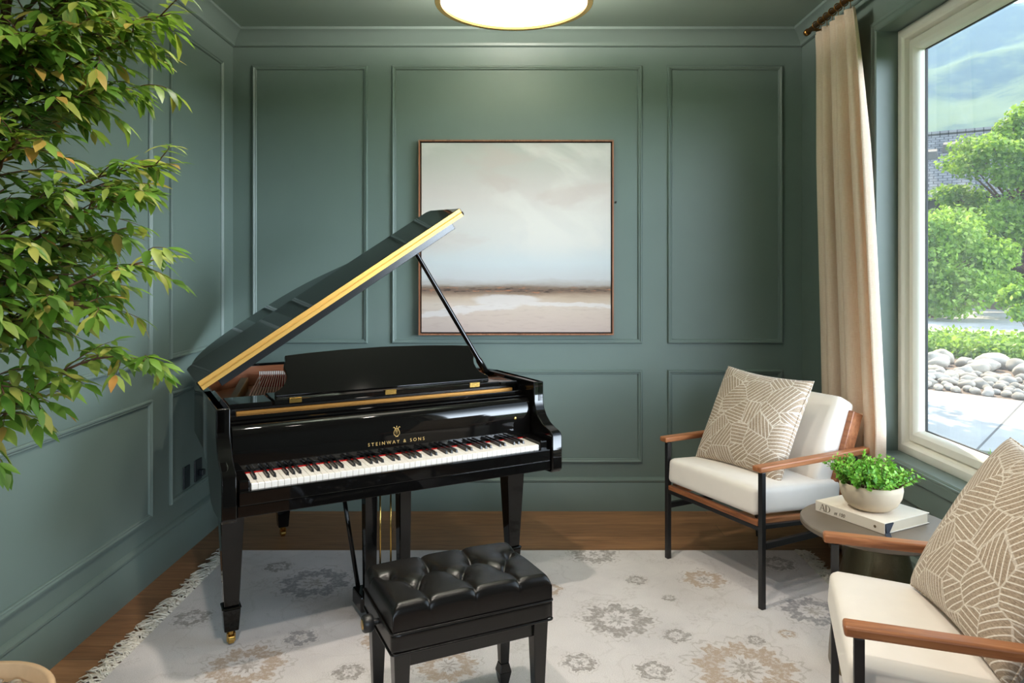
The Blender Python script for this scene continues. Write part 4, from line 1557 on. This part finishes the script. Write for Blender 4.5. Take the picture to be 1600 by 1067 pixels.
poly2(AD(0.024, 0.0085, 0.026), SPM, 'spine_title', INK, BKM)
text_mesh('spine_words', 'at 100', 0.019, INK, BKM, SPM @ Matrix.Translation((0.112, 0.0105, 0)), shear=0.25)
MB().lathe([(0.0005, 0.0), (0.0052, 0.0), (0.0052, 0.0006)], 20, M=SPM @ Matrix.Translation((0.262, 0.019, 0))).build('spine_emblem', INK, BKM)
MB().box(0.272, 0.2725, -0.0006, 0, 0.012, 0.026).build('spine_mark', INKL, BKM)
MB().hexa([(0.296, 0.010, 0.004), (0.3015, 0.010, 0.004), (0.3015, 0.026, 0.004), (0.296, 0.026, 0.004)], [(0.296, 0.004, 0.036), (0.3015, 0.004, 0.036), (0.3015, 0.050, 0.036), (0.296, 0.050, 0.036)]).add(
    [(0.298, 0.004, 0.003), (0.302, 0.028, 0.003), (0.345, -0.020, 0.0012), (0.338, -0.040, 0.0012), (0.298, 0.004, 0.0042), (0.302, 0.028, 0.0042), (0.345, -0.020, 0.0024), (0.338, -0.040, 0.0024)],
    [(0, 1, 2, 3), (7, 6, 5, 4), (0, 4, 5, 1), (1, 5, 6, 2), (2, 6, 7, 3), (3, 7, 4, 0)]).build('ribbon_marker', RIBBON, BKM)

BX, BY, BZ0 = 1.362, 2.735, TZ + 0.0408
PB = thing('planter_bowl', 'cream ceramic bowl planted with bushy green leaves on the book', 'plant', (BX, BY, BZ0))
bo = MB().lathe([(0.052, 0.0), (0.070, 0.004), (0.092, 0.022), (0.106, 0.050), (0.111, 0.078), (0.109, 0.096), (0.105, 0.099), (0.101, 0.096), (0.100, 0.080), (0.0005, 0.078)], 56).build('bowl', CERAMIC, PB, smooth=True)
hb = MB()
st = MB()
rnd = random.Random(3)
for k in range(150):
    a = rnd.uniform(0, 2 * math.pi)
    r0 = 0.085 * math.sqrt(rnd.random())
    el = rnd.uniform(0.05, 1.0)
    L = rnd.uniform(0.06, 0.115)
    base = Vector((r0 * math.cos(a), r0 * math.sin(a), 0.08))
    out = Vector((math.cos(a), math.sin(a), 0)) * (r0 / 0.085) * 0.75 + Vector((rnd.uniform(-.3, .3), rnd.uniform(-.3, .3), 0.75))
    if rnd.random() < 0.12:
        L *= 1.25
    out.normalize()
    tip = base + out * L
    st.tube([base, base.lerp(tip, 0.5) + Vector((0, 0, 0.004)), tip], [0.0014, 0.0012, 0.0008], 4)
    for q in range(13):
        t_ = 0.35 + 0.65 * q / 12
        p = base.lerp(tip, t_)
        ph = q * 2.4 + k
        side_ = out.cross(Vector((math.cos(ph), math.sin(ph), 0.3)))
        side_.normalize()
        d = (side_ * 0.8 + out * 0.6).normalized()
        wv = d.cross(out)
        if wv.length < 1e-3:
            continue
        wv.normalize()
        l = rnd.uniform(0.012, 0.020)
        w_ = l * 0.40
        up = wv.cross(d) * 0.002
        hb.add([p, p + d * l * 0.5 + wv * w_ + up, p + d * l * 0.5 - wv * w_ + up, p + d * l, p + d * l * 0.5], [(0, 4, 1), (0, 2, 4), (4, 3, 1), (4, 2, 3)])
hb.build('foliage', HERB, PB, smooth=False, fix=False)
st.build('stems', TWIG, PB, fix=False)

# ------------------------------------------------------------------ curtain and rod
ROD = thing('curtain_rod', 'antique brass curtain rod high above the window', 'rod', (0, 0, 0))
MB().tube([(1.695, 4.13, 2.885), (1.695, 0.75, 2.885)], 0.0135, 14).build('rod', RODM, ROD, smooth=True)
MB().tube([(1.695, 4.155, 2.885), (1.695, 4.13, 2.885)], 0.019, 14).build('finial', RODM, ROD, smooth=True)
for y in (4.10, 0.80):
    MB().tube([(1.814, y, 2.885), (1.695, y, 2.885)], 0.007, 8).box(1.808, 1.8145, y - 0.02, y + 0.02, 2.855, 2.915).build('bracket', RODM, ROD)
CU = thing('curtain', 'oatmeal linen curtain panel hanging left of the window', 'curtain', (0, 0, 0))
NP, NZ = 150, 40
PLE = 5.5
v, f = [], []
for j in range(NZ + 1):
    w = j / NZ
    z = 2.835 + (0.022 - 2.835) * w
    flare = min(1.0, w * 1.35) ** 0.8
    y_a = 4.045
    y_b = 3.600 - 0.165 * flare
    x_c = 1.700 + 0.040 * flare
    amp = 0.020 + 0.022 * min(1, w * 4)
    for i in range(NP + 1):
        u = i / NP
        ph = 2 * math.pi * PLE * (u + 0.012 * math.sin(3 * u * 6.28 + w * 2))
        x = x_c + amp * math.sin(ph) * (0.85 + 0.25 * math.sin(i * 0.13 + 1.0)) + 0.015 * flare * u ** 3
        y = y_a + (y_b - y_a) * u + 0.012 * math.sin(2 * ph) * min(1, w * 3)
        v.append((x, y, z))
for j in range(NZ):
    for i in range(NP):
        a = j * (NP + 1) + i
        f.append((a, a + 1, a + NP + 2, a + NP + 1))
pan = MB().add(v, f).build('fabric_panel', LINEN, CU, smooth=True)
sm = pan.modifiers.new('thick', 'SOLIDIFY')
sm.thickness = 0.003
for k in range(7):
    y = 4.02 - k * 0.068
    mb = MB()
    pts = [(1.695 + 0.020 * math.cos(a), y, 2.885 + 0.020 * math.sin(a)) for a in [2 * math.pi * q / 18 for q in range(19)]]
    mb.tube(pts, 0.0032, 6, caps=False)
    mb.tube([(1.695, y, 2.866), (1.697, y, 2.828)], 0.002, 5)
    mb.build('ring', RODM, CU, smooth=True)


# ------------------------------------------------------------------ potted tree at the left
def leaf_blade(mb, p, d, nrm, L, W, droop=0.25):
    d = d.normalized()
    s = d.cross(nrm)
    if s.length < 1e-4:
        s = d.cross(Vector((0.3, 0.5, 0.8)))
    s.normalize()
    n = s.cross(d)
    n.normalize()
    P_ = []
    prof = [(0.0, 0.02), (0.18, 0.62), (0.42, 1.0), (0.70, 0.72), (1.0, 0.0)]
    o = []
    for t_, w_ in prof:
        c = p + d * (L * t_) - n * (droop * L * t_ * t_)
        hw_ = W * 0.5 * w_
        o.append((c - s * hw_ + n * (0.20 * hw_), c, c + s * hw_ + n * (0.20 * hw_)))
    vv = [o[0][1]]
    for a in o[1:4]:
        vv += list(a)
    vv.append(o[4][1])
    ff = [(0, 2, 1), (0, 3, 2)]
    for k in (1, 4):
        ff += [(k, k + 1, k + 4, k + 3), (k + 1, k + 2, k + 5, k + 4)]
    ff += [(7, 8, 10), (8, 9, 10)]
    mb.add(vv, ff)


TRX, TRY = -1.36, 1.86
TR = thing('potted_tree', 'tall leafy indoor tree in a clay pot against the left wall', 'tree', (TRX - 0.1, TRY, 0))
TR.location = (0, 0, 0)
rnd = random.Random(11)
PX, PY = -1.470, 1.870
pot = MB().lathe([(0.150, 0.001), (0.165, 0.010), (0.205, 0.150), (0.228, 0.300), (0.232, 0.345), (0.226, 0.352), (0.212, 0.348), (0.208, 0.310), (0.0005, 0.308)], 56, M=Matrix.Translation((PX, PY, RZ))).build('pot', POTCLAY, TR, smooth=True)
pb = MB()
for k in range(420):
    a = rnd.uniform(0, 2 * math.pi)
    r_ = 0.198 * math.sqrt(rnd.random())
    s_ = rnd.uniform(0.007, 0.014)
    c = Vector((PX + r_ * math.cos(a), PY + r_ * math.sin(a), 0.312 + rnd.random() * 0.012))
    Mx = Matrix.Translation(c) @ Matrix.Rotation(rnd.uniform(0, 6), 4, 'Z') @ Matrix.Diagonal((s_ * 1.2, s_, s_ * 0.7, 1))
    pb.lathe([(0.5, -0.85), (0.95, -0.35), (0.95, 0.35), (0.5, 0.85)], 6, M=Mx)
tp = NT('mixed_pebbles')
tp.p(color=tp.ramp(tp.island(), [(0, srgb(70, 64, 58)), (0.4, srgb(150, 132, 112)), (0.7, srgb(196, 186, 172)), (1, srgb(110, 98, 88))]), rough=0.6)
pbo = pb.build('pebbles', tp.m, TR, smooth=True, fix=False)
pbo['kind'] = 'stuff'
tk = MB()
tr_pts = [Vector(q) for q in ((-1.47, 1.87, 0.30), (-1.45, 1.88, 0.8), (-1.42, 1.87, 1.3), (-1.37, 1.87, 1.75), (-1.335, 1.88, 2.15), (-1.33, 1.9, 2.5), (-1.35, 1.9, 2.75))]
tk.tube(spline([tuple(q) for q in tr_pts], 5), [0.024 - 0.0006 * i for i in range(len(spline([tuple(q) for q in tr_pts], 5)))], 10)
lv = MB()
ends = [(-0.89, 1.86, 2.17), (-0.94, 1.80, 2.09), (-0.93, 1.92, 1.79), (-0.96, 1.86, 1.70), (-0.905, 1.84, 1.535), (-0.93, 1.88, 1.26), (-1.01, 1.76, 1.40), (-1.22, 1.72, 1.20), (-1.29, 1.70, 1.08),
        (-1.05, 1.80, 1.95), (-1.05, 2.02, 2.02), (-1.10, 1.65, 2.05), (-1.12, 1.62, 1.80), (-1.10, 2.05, 1.75), (-1.18, 1.62, 1.58), (-1.08, 1.98, 1.60), (-1.24, 1.60, 1.40), (-1.05, 1.90, 2.32),
        (-1.15, 1.70, 2.35), (-1.18, 2.05, 2.25), (-1.30, 1.60, 2.20), (-1.32, 1.58, 1.95), (-1.34, 1.60, 1.70), (-1.40, 1.62, 1.45), (-1.30, 2.10, 1.95), (-1.25, 2.10, 1.60), (-1.45, 1.62, 2.05),
        (-1.50, 2.05, 2.15), (-1.58, 1.80, 1.90), (-1.55, 1.75, 1.60), (-1.56, 1.95, 2.40), (-1.30, 1.75, 2.55), (-1.20, 1.90, 2.55), (-1.42, 2.0, 2.65), (-1.15, 1.75, 1.68), (-1.2, 1.72, 2.0), (-1.22, 1.68, 1.85),
        (-1.10, 1.82, 2.20), (-1.02, 1.74, 2.12), (-1.25, 1.66, 1.52), (-1.13, 1.90, 1.46), (-1.2, 1.85, 1.33)]


def add_twig(p0, p1, sag, rad, leaf_n, leaf_from, L0, up0=0.2):
    mid = p0.lerp(p1, 0.5) + Vector((rnd.uniform(-.03, .03), rnd.uniform(-.03, .03), sag))
    pts = spline([tuple(p0), tuple(p0.lerp(mid, 0.6) + Vector((0, 0, sag * 0.3))), tuple(mid.lerp(p1, 0.35) + Vector((0, 0, sag * 0.25))), tuple(p1)], 4)
    n = len(pts)
    tk.tube(pts, [rad * (1 - 0.75 * i / (n - 1)) for i in range(n)], 5)
    for q in range(leaf_n):
        t_ = leaf_from + (1 - leaf_from) * (q + rnd.uniform(-.3, .3)) / max(1, leaf_n - 1)
        t_ = max(0.02, min(0.999, t_))
        x = t_ * (n - 1)
        i = min(n - 2, int(x))
        p = pts[i].lerp(pts[i + 1], x - i)
        d = (pts[i + 1] - pts[i]).normalized()
        sd = d.cross(Vector((0, 0, 1)))
        if sd.length < 0.05:
            sd = Vector((1, 0, 0))
        sd.normalize()
        sgn = 1 if q % 2 else -1
        dirv = d * 0.75 + sd * sgn * rnd.uniform(0.5, 0.95) + Vector((rnd.uniform(-.2, .2), rnd.uniform(-.2, .2), rnd.uniform(-0.65, 0.15)))
        L = L0 * rnd.uniform(0.75, 1.2)
        leaf_blade(lv, p, dirv, Vector((rnd.uniform(-.35, .35), rnd.uniform(-.45, .2), 1)), L, L * rnd.uniform(0.30, 0.38), rnd.uniform(0.1, 0.4))
    leaf_blade(lv, pts[-1], (pts[-1] - pts[-2]), Vector((0, -0.3, 1)), L0, L0 * 0.33, 0.2)
    return pts


for kx, (ex, ey, ez) in enumerate(ends):
    ep = Vector((ex, ey, ez))
    # leave the trunk a little below the tip
    zt = max(0.95, min(2.6, ez - 0.10 - 0.35 * (ep - Vector((-1.4, 1.87, ez))).length))
    b0 = min(tr_pts, key=lambda q: abs(q.z - zt))
    j = tr_pts.index(b0)
    nb_ = tr_pts[min(j + 1, len(tr_pts) - 1)] if zt > b0.z else tr_pts[max(j - 1, 0)]
    tt = 0 if nb_ is b0 else min(1, abs(zt - b0.z) / max(0.01, abs(nb_.z - b0.z)))
    bp = b0.lerp(nb_, tt)
    droop = 0.11 if ez < 1.5 else 0.05
    main = add_twig(bp, ep, droop, 0.0060, 12, 0.50, 0.070)
    nm = len(main)
    for q in range(12):
        t_ = 0.26 + 0.70 * q / 11
        i = min(nm - 2, int(t_ * (nm - 1)))
        p = main[i]
        d = (main[i + 1] - main[i]).normalized()
        sd = d.cross(Vector((0, 0, 1))).normalized()
        dr = d * rnd.uniform(0.4, 0.9) + sd * (1 if q % 2 else -1) * rnd.uniform(0.4, 0.9) + Vector((0, 0, rnd.uniform(-0.5, 0.35)))
        Ls = rnd.uniform(0.09, 0.17) * (1.0 if t_ < 0.8 else 0.7)
        tip = p + dr.normalized() * Ls
        if tip.x < XL + 0.09:
            continue
        add_twig(p, tip, 0.012, 0.0022, 9, 0.10, 0.064)
tk.build('branches', BARK, TR, smooth=True, fix=False)
lv.v = [(max(p_[0], XL + 0.012), p_[1], p_[2]) for p_ in lv.v]
lv.build('foliage', LEAF, TR, smooth=True, fix=False)

# ------------------------------------------------------------------ outside the window
ZG = -0.30
D2 = Vector((0.539, 0.842))
E2 = Vector((0.842, -0.539))


def te(t_, e_):
    q = D2 * t_ + E2 * e_
    return (q.x, q.y)


GRASS = NT('lawn_grass')
gcol = GRASS.ramp(GRASS.noise(GRASS.coord(), 3, 5, 0.7), [(0.3, (0.035, 0.085, 0.012)), (0.7, (0.10, 0.19, 0.03))])
GRASS.p(color=gcol, rough=0.9, spec=0.1)
GRASS.bump(GRASS.noise(GRASS.coord(), 60, 4, 0.8), 0.8, 0.05)
CONC = NT('pale_concrete')
cc_ = CONC.ramp(CONC.noise(CONC.coord(), 1.2, 5, 0.6), [(0.3, (0.33, 0.32, 0.30)), (0.7, (0.42, 0.41, 0.385))])
CONC.p(color=cc_, rough=0.9, spec=0.2)
CONC.bump(CONC.noise(CONC.coord(), 80, 3), 0.2, 0.01)
SOIL = simple('bark_mulch', (0.13, 0.085, 0.055), 0.95, nscale=12, var=0.4, nstr=0.8)
struct(MB().box(-400, 900, -400, 1200, ZG - 1.0, ZG - 0.03).build('ground', GRASS.m), 'green ground outside the house', 'ground')


def slab(name, mat, pts, z0, z1, label, cat, kind):
    mb = MB()
    mb.prism(pts, 2, z0, z1)
    return tag(mb.build(name, mat, fix=True), label, cat, kind=kind)


# strips across the line of sight through the window
slab('path', CONC.m, [te(9.55, -5), te(7.95, 4), te(11.10, 4), te(14.15, -5)], ZG - 0.10, ZG, 'pale concrete walk just beyond the window', 'path', 'structure')
j0, j1 = Vector((4.75, 7.33)), Vector((7.10, 9.98))
jd = (j1 - j0).normalized()
jn = Vector((-jd.y, jd.x)) * 0.012
jt = MB().prism([tuple(j0 - jd * 0.1 - jn), tuple(j1 + jd * 0.0 - jn), tuple(j1 + jd * 0.0 + jn), tuple(j0 - jd * 0.1 + jn)], 2, ZG - 0.01, ZG + 0.001)
struct(jt.build('path_joint_line', simple('dark_joint', (0.10, 0.095, 0.09), 0.9)), 'dark expansion joint across the concrete walk', 'path')
slab('planting_bed', SOIL, [te(14.17, -5), te(11.12, 4), te(21.0, 4.5), te(23.5, -5)], ZG - 0.10, ZG - 0.005, 'brown mulch bed behind the concrete walk', 'bed', 'structure')
slab('driveway', CONC.m, [te(23.6, -6), te(21.1, 6), te(36, 10), te(47, -8)], ZG - 0.10, ZG, 'pale driveway half in tree shade', 'driveway', 'structure')

STONES = [NT('river_stone') for _ in range(1)]
sg = STONES[0]
sinf = sg.n.new('ShaderNodeObjectInfo')
sg.p(color=sg.mix(sg.math('MULTIPLY', sg.noise(sg.coord(), 5, 4), 0.6), sg.ramp(sinf.outputs['Random'], [(0, (0.30, 0.27, 0.23)), (0.4, (0.46, 0.40, 0.32)), (0.7, (0.38, 0.36, 0.33)), (1, (0.54, 0.47, 0.38))]), (0.22, 0.20, 0.17)), rough=0.85, spec=0.2)
sg.bump(sg.noise(sg.coord(), 20, 4), 0.3, 0.02)
rnd = random.Random(5)
protos = []
for k in range(5):
    bm = bmesh.new()
    bmesh.ops.create_icosphere(bm, subdivisions=3, radius=1.0)
    for vx in bm.verts:
        n_ = mnoise.noise(vx.co * 1.1 + Vector((k * 7, 0, 0)))
        vx.co *= 1 + 0.28 * n_
        vx.co.z = max(vx.co.z, -0.6)
    for fc in bm.faces:
        fc.smooth = True
    me = bpy.data.meshes.new('river_stone')
    bm.to_mesh(me)
    bm.free()
    me.materials.append(sg.m)
    protos.append(me)


def stone(name, label, x, y, s, group, z=0.0):
    o = bpy.data.objects.new(name, rnd.choice(protos))
    COL.objects.link(o)
    o.location = (x, y, ZG - 0.005 + s * 0.42 + z)
    o.rotation_euler = (rnd.uniform(-.15, .15), rnd.uniform(-.15, .15), rnd.uniform(0, 6.28))
    o.scale = (s * rnd.uniform(1.0, 1.35), s * rnd.uniform(0.8, 1.0), s * rnd.uniform(0.62, 0.75))
    tag(o, label, 'stone', group)


edge_t = lambda e_: 12.46 - 0.34 * e_
placed = []
tries = 0
while tries < 30000 and len(placed) < 150:
    tries += 1
    e_ = rnd.uniform(-1.25, 1.25)
    t_ = edge_t(e_) + rnd.uniform(0.12, 2.45)
    s_ = rnd.uniform(0.075, 0.14)
    if all((t_ - a) ** 2 + (e_ - b) ** 2 > (1.08 * (s_ + c)) ** 2 for a, b, c in placed):
        placed.append((t_, e_, s_))
for t_, e_, s_ in placed:
    x, y = te(t_, e_)
    stone('river_stone', 'rounded pale river stone in the garden bed edging the concrete walk', x, y, s_, 'river stones along the concrete walk')
big = []
tries = 0
while tries < 3000 and len(big) < 26:
    tries += 1
    e_ = rnd.uniform(-1.5, 1.5)
    t_ = edge_t(e_) + rnd.uniform(2.75, 4.1)
    s_ = rnd.uniform(0.16, 0.25)
    if all((t_ - a) ** 2 + (e_ - b) ** 2 > (1.15 * (s_ + c)) ** 2 for a, b, c in big):
        big.append((t_, e_, s_))
for t_, e_, s_ in big:
    x, y = te(t_, e_)
    stone('boulder', 'large rounded grey boulder bordering the low green plants', x, y, s_, 'boulders below the low green plants')


def clump_leaves(mb, c, rad, n, size, rg, flat=1.0):
    """leaves scattered through an ellipsoid, denser to its surface"""
    for _ in range(n):
        d = Vector((rg.gauss(0, 1), rg.gauss(0, 1), rg.gauss(0, 1))).normalized()
        r_ = rg.random() ** 0.45
        p = Vector(c) + Vector((d.x * rad[0], d.y * rad[1], d.z * rad[2])) * r_
        a = Vector((rg.gauss(0, 1), rg.gauss(0, 1), rg.gauss(0, 0.7))).normalized()
        nrm = (d * 0.6 + Vector((rg.gauss(0, .6), rg.gauss(0, .6), 0.6))).normalized()
        s_ = a.cross(nrm)
        if s_.length < 1e-3:
            continue
        s_.normalize()
        L = size * rg.uniform(0.6, 1.3)
        mb.add([p - a * L * 0.5, p + s_ * L * 0.33, p + a * L * 0.5, p - s_ * L * 0.33], [(0, 1, 2, 3)])


GLEAF = leaf_mat('garden_leaf', [(0.0, (0.08, 0.16, 0.025)), (0.5, (0.19, 0.33, 0.05)), (1.0, (0.36, 0.48, 0.11))], rough=0.6, trans=0.45, spec=0.2)
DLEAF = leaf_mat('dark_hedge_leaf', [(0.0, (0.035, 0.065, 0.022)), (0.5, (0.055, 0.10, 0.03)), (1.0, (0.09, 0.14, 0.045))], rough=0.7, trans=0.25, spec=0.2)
rg = random.Random(21)
gc = MB()
for k in range(46):
    e_ = -1.8 + 3.6 * k / 45
    for q in range(3):
        t_ = 18.1 - 0.34 * e_ + q * 1.3 + rg.uniform(-.4, .4)
        x, y = te(t_, e_ + rg.uniform(-.1, .1))
        clump_leaves(gc, (x, y, ZG + 0.14), (0.36, 0.36, 0.24 + 0.12 * rg.random()), 60, 0.13, rg)
tag(gc.build('groundcover', GLEAF, fix=False), 'low yellow-green groundcover plants behind the boulders', 'groundcover', kind='stuff')
lw = MB()
for k in range(2600):
    t_, e_ = rg.uniform(7.6, 9.5), rg.uniform(-1.3, 1.3)
    if t_ > 8.66 - 0.18 * e_:
        continue
    x, y = te(t_, e_)
    a = rg.uniform(0, 6.28)
    h_ = rg.uniform(0.03, 0.07)
    dx, dy = 0.012 * math.cos(a), 0.012 * math.sin(a)
    lw.add([(x - dx, y - dy, ZG - 0.03), (x + dx, y + dy, ZG - 0.03), (x + dy * 2, y - dx * 2, ZG - 0.03 + h_)], [(0, 1, 2)])
tag(lw.build('lawn', GLEAF, fix=False), 'strip of green grass just outside the window', 'grass', kind='stuff')


def garden_tree(name, label, base, crowns, n, size, mat, trunk_r, group=None):
    tr = thing(name, label, 'tree', (base[0], base[1], ZG))
    tb = MB()
    top_ = max(c[2] for c, r_ in crowns)
    tb.tube([(0, 0, -0.04), (0.05, 0.02, top_ * 0.4), (0, 0, top_ * 0.85)], [trunk_r, trunk_r * 0.75, trunk_r * 0.25], 10)
    for c, r_ in crowns:
        z0 = min(top_ * 0.7, max(0.5, c[2] * 0.55))
        tb.tube([(0, 0, z0), (c[0] * 0.6, c[1] * 0.6, z0 * 0.4 + c[2] * 0.6), (c[0], c[1], c[2])], [trunk_r * 0.35, trunk_r * 0.2, trunk_r * 0.06], 6)
    tb.build('trunk', BARK, tr, smooth=True, fix=False)
    lb = MB()
    vol = sum(r_[0] * r_[1] * r_[2] for c, r_ in crowns)
    for c, r_ in crowns:
        clump_leaves(lb, c, r_, int(n * r_[0] * r_[1] * r_[2] / vol), size, rg)
    lb.build('crown', mat, tr, fix=False)
    return tr


# big backlit tree right of the roof
cr1 = []
for k in range(60):
    u = rg.random()
    z = 1.0 + 8.0 * u
    spread = 3.9 * math.sin(math.pi * min(1, (u * 0.80 + 0.16))) ** 0.8
    a = rg.uniform(0, 6.28)
    r_ = spread * math.sqrt(rg.random())
    cr1.append(((r_ * math.cos(a), r_ * math.sin(a), z), (rg.uniform(.75, 1.2), rg.uniform(.75, 1.2), rg.uniform(.45, .75))))
garden_tree('shade_tree', 'tall bright green maple-like tree beside the grey roof', (22.6, 31.5), cr1, 26000, 0.215, GLEAF, 0.25)
cr2 = []
for k in range(40):
    a = rg.uniform(0, 6.28)
    r_ = 2.6 * math.sqrt(rg.random())
    cr2.append(((r_ * math.cos(a), r_ * math.sin(a), 0.55 + 4.3 * rg.random() * (1 - r_ / 4.5)), (rg.uniform(.7, 1.1), rg.uniform(.7, 1.1), rg.uniform(.5, .8))))
garden_tree('bushy_tree', 'lower bushy green tree below the grey roof', (16.5, 28.4), cr2, 16000, 0.20, GLEAF, 0.16)
# sapling at the right
cr3 = [((rg.uniform(-.5, .5), rg.uniform(-.5, .5), rg.uniform(0.85, 1.40)), (0.25, 0.25, 0.18)) for _ in range(10)]
garden_tree('sapling', 'small bright green sapling at the driveway edge', (11.9, 16.7), cr3, 900, 0.15, GLEAF, 0.03)
# street tree left of the view, its shade falls on the walk
cr4 = [((rg.uniform(-1.1, 1.1), rg.uniform(-1.1, 1.1), rg.uniform(2.4, 4.6)), (0.7, 0.7, 0.5)) for _ in range(13)]
garden_tree('yard_tree', 'small garden tree that shades the concrete walk', (5.0, 13.2), cr4, 3000, 0.22, GLEAF, 0.10)
# hedge and low wall beyond the driveway
hd = MB()
for k in range(34):
    e_ = -6 + 12 * k / 33
    x, y = te(44.6 + rg.uniform(-.4, .4), e_)
    clump_leaves(hd, (x, y, ZG + 1.6 + rg.random()), (1.0, 1.0, 1.9), 210, 0.36, rg)
tag(hd.build('hedge', DLEAF, fix=False), 'dark shaded hedge beyond the driveway', 'hedge', kind='stuff')
WALLM = NT('garden_wall_stone')
bt = WALLM.n.new('ShaderNodeTexBrick')
WALLM.l.new(WALLM.coord(), bt.inputs['Vector'])
bt.inputs['Scale'].default_value = 1.0
bt.inputs['Brick Width'].default_value = 0.5
bt.inputs['Row Height'].default_value = 0.22
bt.inputs['Color1'].default_value = (0.26, 0.19, 0.13, 1)
bt.inputs['Color2'].default_value = (0.18, 0.14, 0.10, 1)
bt.inputs['Mortar'].default_value = (0.30, 0.27, 0.23, 1)
WALLM.p(color=bt.outputs['Color'], rough=0.9)
a0, a1 = Vector(te(42.6, -6)), Vector(te(42.0, 7))
wd = (a1 - a0).normalized()
gw = MB().box(0, (a1 - a0).length, -0.2, 0.2, 0, 1.35).build('garden_wall', WALLM.m, loc=(a0.x, a0.y, ZG - 0.02), rot=(0, 0, math.atan2(wd.y, wd.x)))
tag(gw, 'low brown stone wall in shade beyond the driveway', 'wall', kind='thing')

# neighbour's house
H = thing('neighbour_house', 'neighbouring house with a grey shingle roof above the trees', 'house', (22.9, 40.5, ZG + 0.9), R(-32))
ROOFM = NT('grey_shingles')
rb = ROOFM.n.new('ShaderNodeTexBrick')
ROOFM.l.new(ROOFM.coord('Object'), rb.inputs['Vector'])
rb.inputs['Scale'].default_value = 1.0
rb.inputs['Brick Width'].default_value = 0.45
rb.inputs['Row Height'].default_value = 0.28
rb.inputs['Mortar Size'].default_value = 0.03
rb.inputs['Color1'].default_value = (0.20, 0.20, 0.20, 1)
rb.inputs['Color2'].default_value = (0.145, 0.145, 0.15, 1)
rb.inputs['Mortar'].default_value = (0.05, 0.05, 0.055, 1)
ROOFM.p(color=rb.outputs['Color'], rough=0.9)
SIDM = simple('dark_siding', (0.10, 0.095, 0.09), 0.8)
MB().box(-8, 8, 0.5, 9.5, 0, 5.2).build('walls', SIDM, H)
rl = math.hypot(5.6, 4.4)
pit = math.atan2(4.4, 5.6)
MB().box(-8.8, 8.8, -0.3, rl, -0.10, 0.10).build('roof', ROOFM.m, H, loc=(0, -0.4, 5.1), rot=(pit, 0, 0))
MB().box(-8.8, 8.8, -0.3, rl, -0.10, 0.10).build('roof', ROOFM.m, H, loc=(0, 10.4, 5.1), rot=(pit, 0, R(180)))
MB().prism([(0.5, 5.2), (9.5, 5.2), (5.0, 9.0)], 0, -8, -7.8).prism([(0.5, 5.2), (9.5, 5.2), (5.0, 9.0)], 0, 7.8, 8).build('gable', SIDM, H)
for (x, q) in ((0.45, 0.60), (1.45, 0.70)):
    yy, zz = -0.4 + 5.6 * q, 5.1 + 4.4 * q
    MB().hexa([(x - 0.4, yy - 0.45, zz - 0.2), (x + 0.4, yy - 0.45, zz - 0.2), (x + 0.4, yy + 0.45, zz + 0.3), (x - 0.4, yy + 0.45, zz + 0.3)],
              [(x - 0.35, yy - 0.40, zz + 0.28), (x + 0.35, yy - 0.40, zz + 0.28), (x + 0.35, yy + 0.30, zz + 0.52), (x - 0.35, yy + 0.30, zz + 0.52)]).build('roof_vent', SIDM, H)

# mountain with foothill ridges
MTN = NT('forested_mountain')
mn = MTN.noise(MTN.coord('Object'), 0.020, 8, 0.65)
ms = MTN.sep(MTN.n.new('ShaderNodeNewGeometry').outputs['Normal'])
forest = MTN.ramp(mn, [(0.35, (0.018, 0.036, 0.036)), (0.60, (0.040, 0.065, 0.050)), (0.75, (0.08, 0.10, 0.06))])
meadow = MTN.smooth(MTN.math('ADD', ms[2], MTN.math('MULTIPLY', MTN.math('SUBTRACT', mn, 0.5), 0.35)), 0.80, 0.93)
MTN.p(color=MTN.mix(meadow, forest, (0.115, 0.15, 0.060)), rough=1.0, spec=0.0)
v, f = [], []
NA, NR = 110, 60
for j in range(NR + 1):
    rr_ = 260 + 1500 * (j / NR)
    for i in range(NA + 1):
        a = R(-5 + 80 * i / NA)          # bearing from +Y towards +X
        x, y = rr_ * math.sin(a), rr_ * math.cos(a)
        q = j / NR
        base = 0
        nz = mnoise.fractal(Vector((x * 0.0030, y * 0.0030, 0.3)), 1.0, 2.0, 6)
        rid = 1 - abs(mnoise.noise(Vector((x * 0.0022 + 5, y * 0.0022, 1.0))))
        z = 190 * q + 40 * nz * (0.3 + q) + 95 * rid * q + 470 * max(0, q - 0.35) ** 1.1
        v.append((x, y, ZG - 4 + max(0, z)))
for j in range(NR):
    for i in range(NA):
        a = j * (NA + 1) + i
        f.append((a, a + 1, a + NA + 2, a + NA + 1))
mo = MB().add(v, f).build('mountain', MTN.m, smooth=True)
tag(mo, 'hazy blue mountainside rising behind the roof', 'mountain', kind='structure')

# valley haze between the garden and the mountainside
HZ_ = bpy.data.materials.new('valley_haze')
HZ_.use_nodes = True
HZ_.node_tree.nodes.clear()
ho = HZ_.node_tree.nodes.new('ShaderNodeOutputMaterial')
hv = HZ_.node_tree.nodes.new('ShaderNodeVolumeScatter')
hv.inputs['Color'].default_value = (0.36, 0.58, 0.88, 1)
hv.inputs['Density'].default_value = 0.00030
hv.inputs['Anisotropy'].default_value = 0.2
HZ_.node_tree.links.new(hv.outputs[0], ho.inputs['Volume'])
tag(MB().box(30, 1900, 70, 1900, ZG - 0.02, 900).build('haze', HZ_), 'blue haze in front of the mountainside', 'haze', kind='stuff')
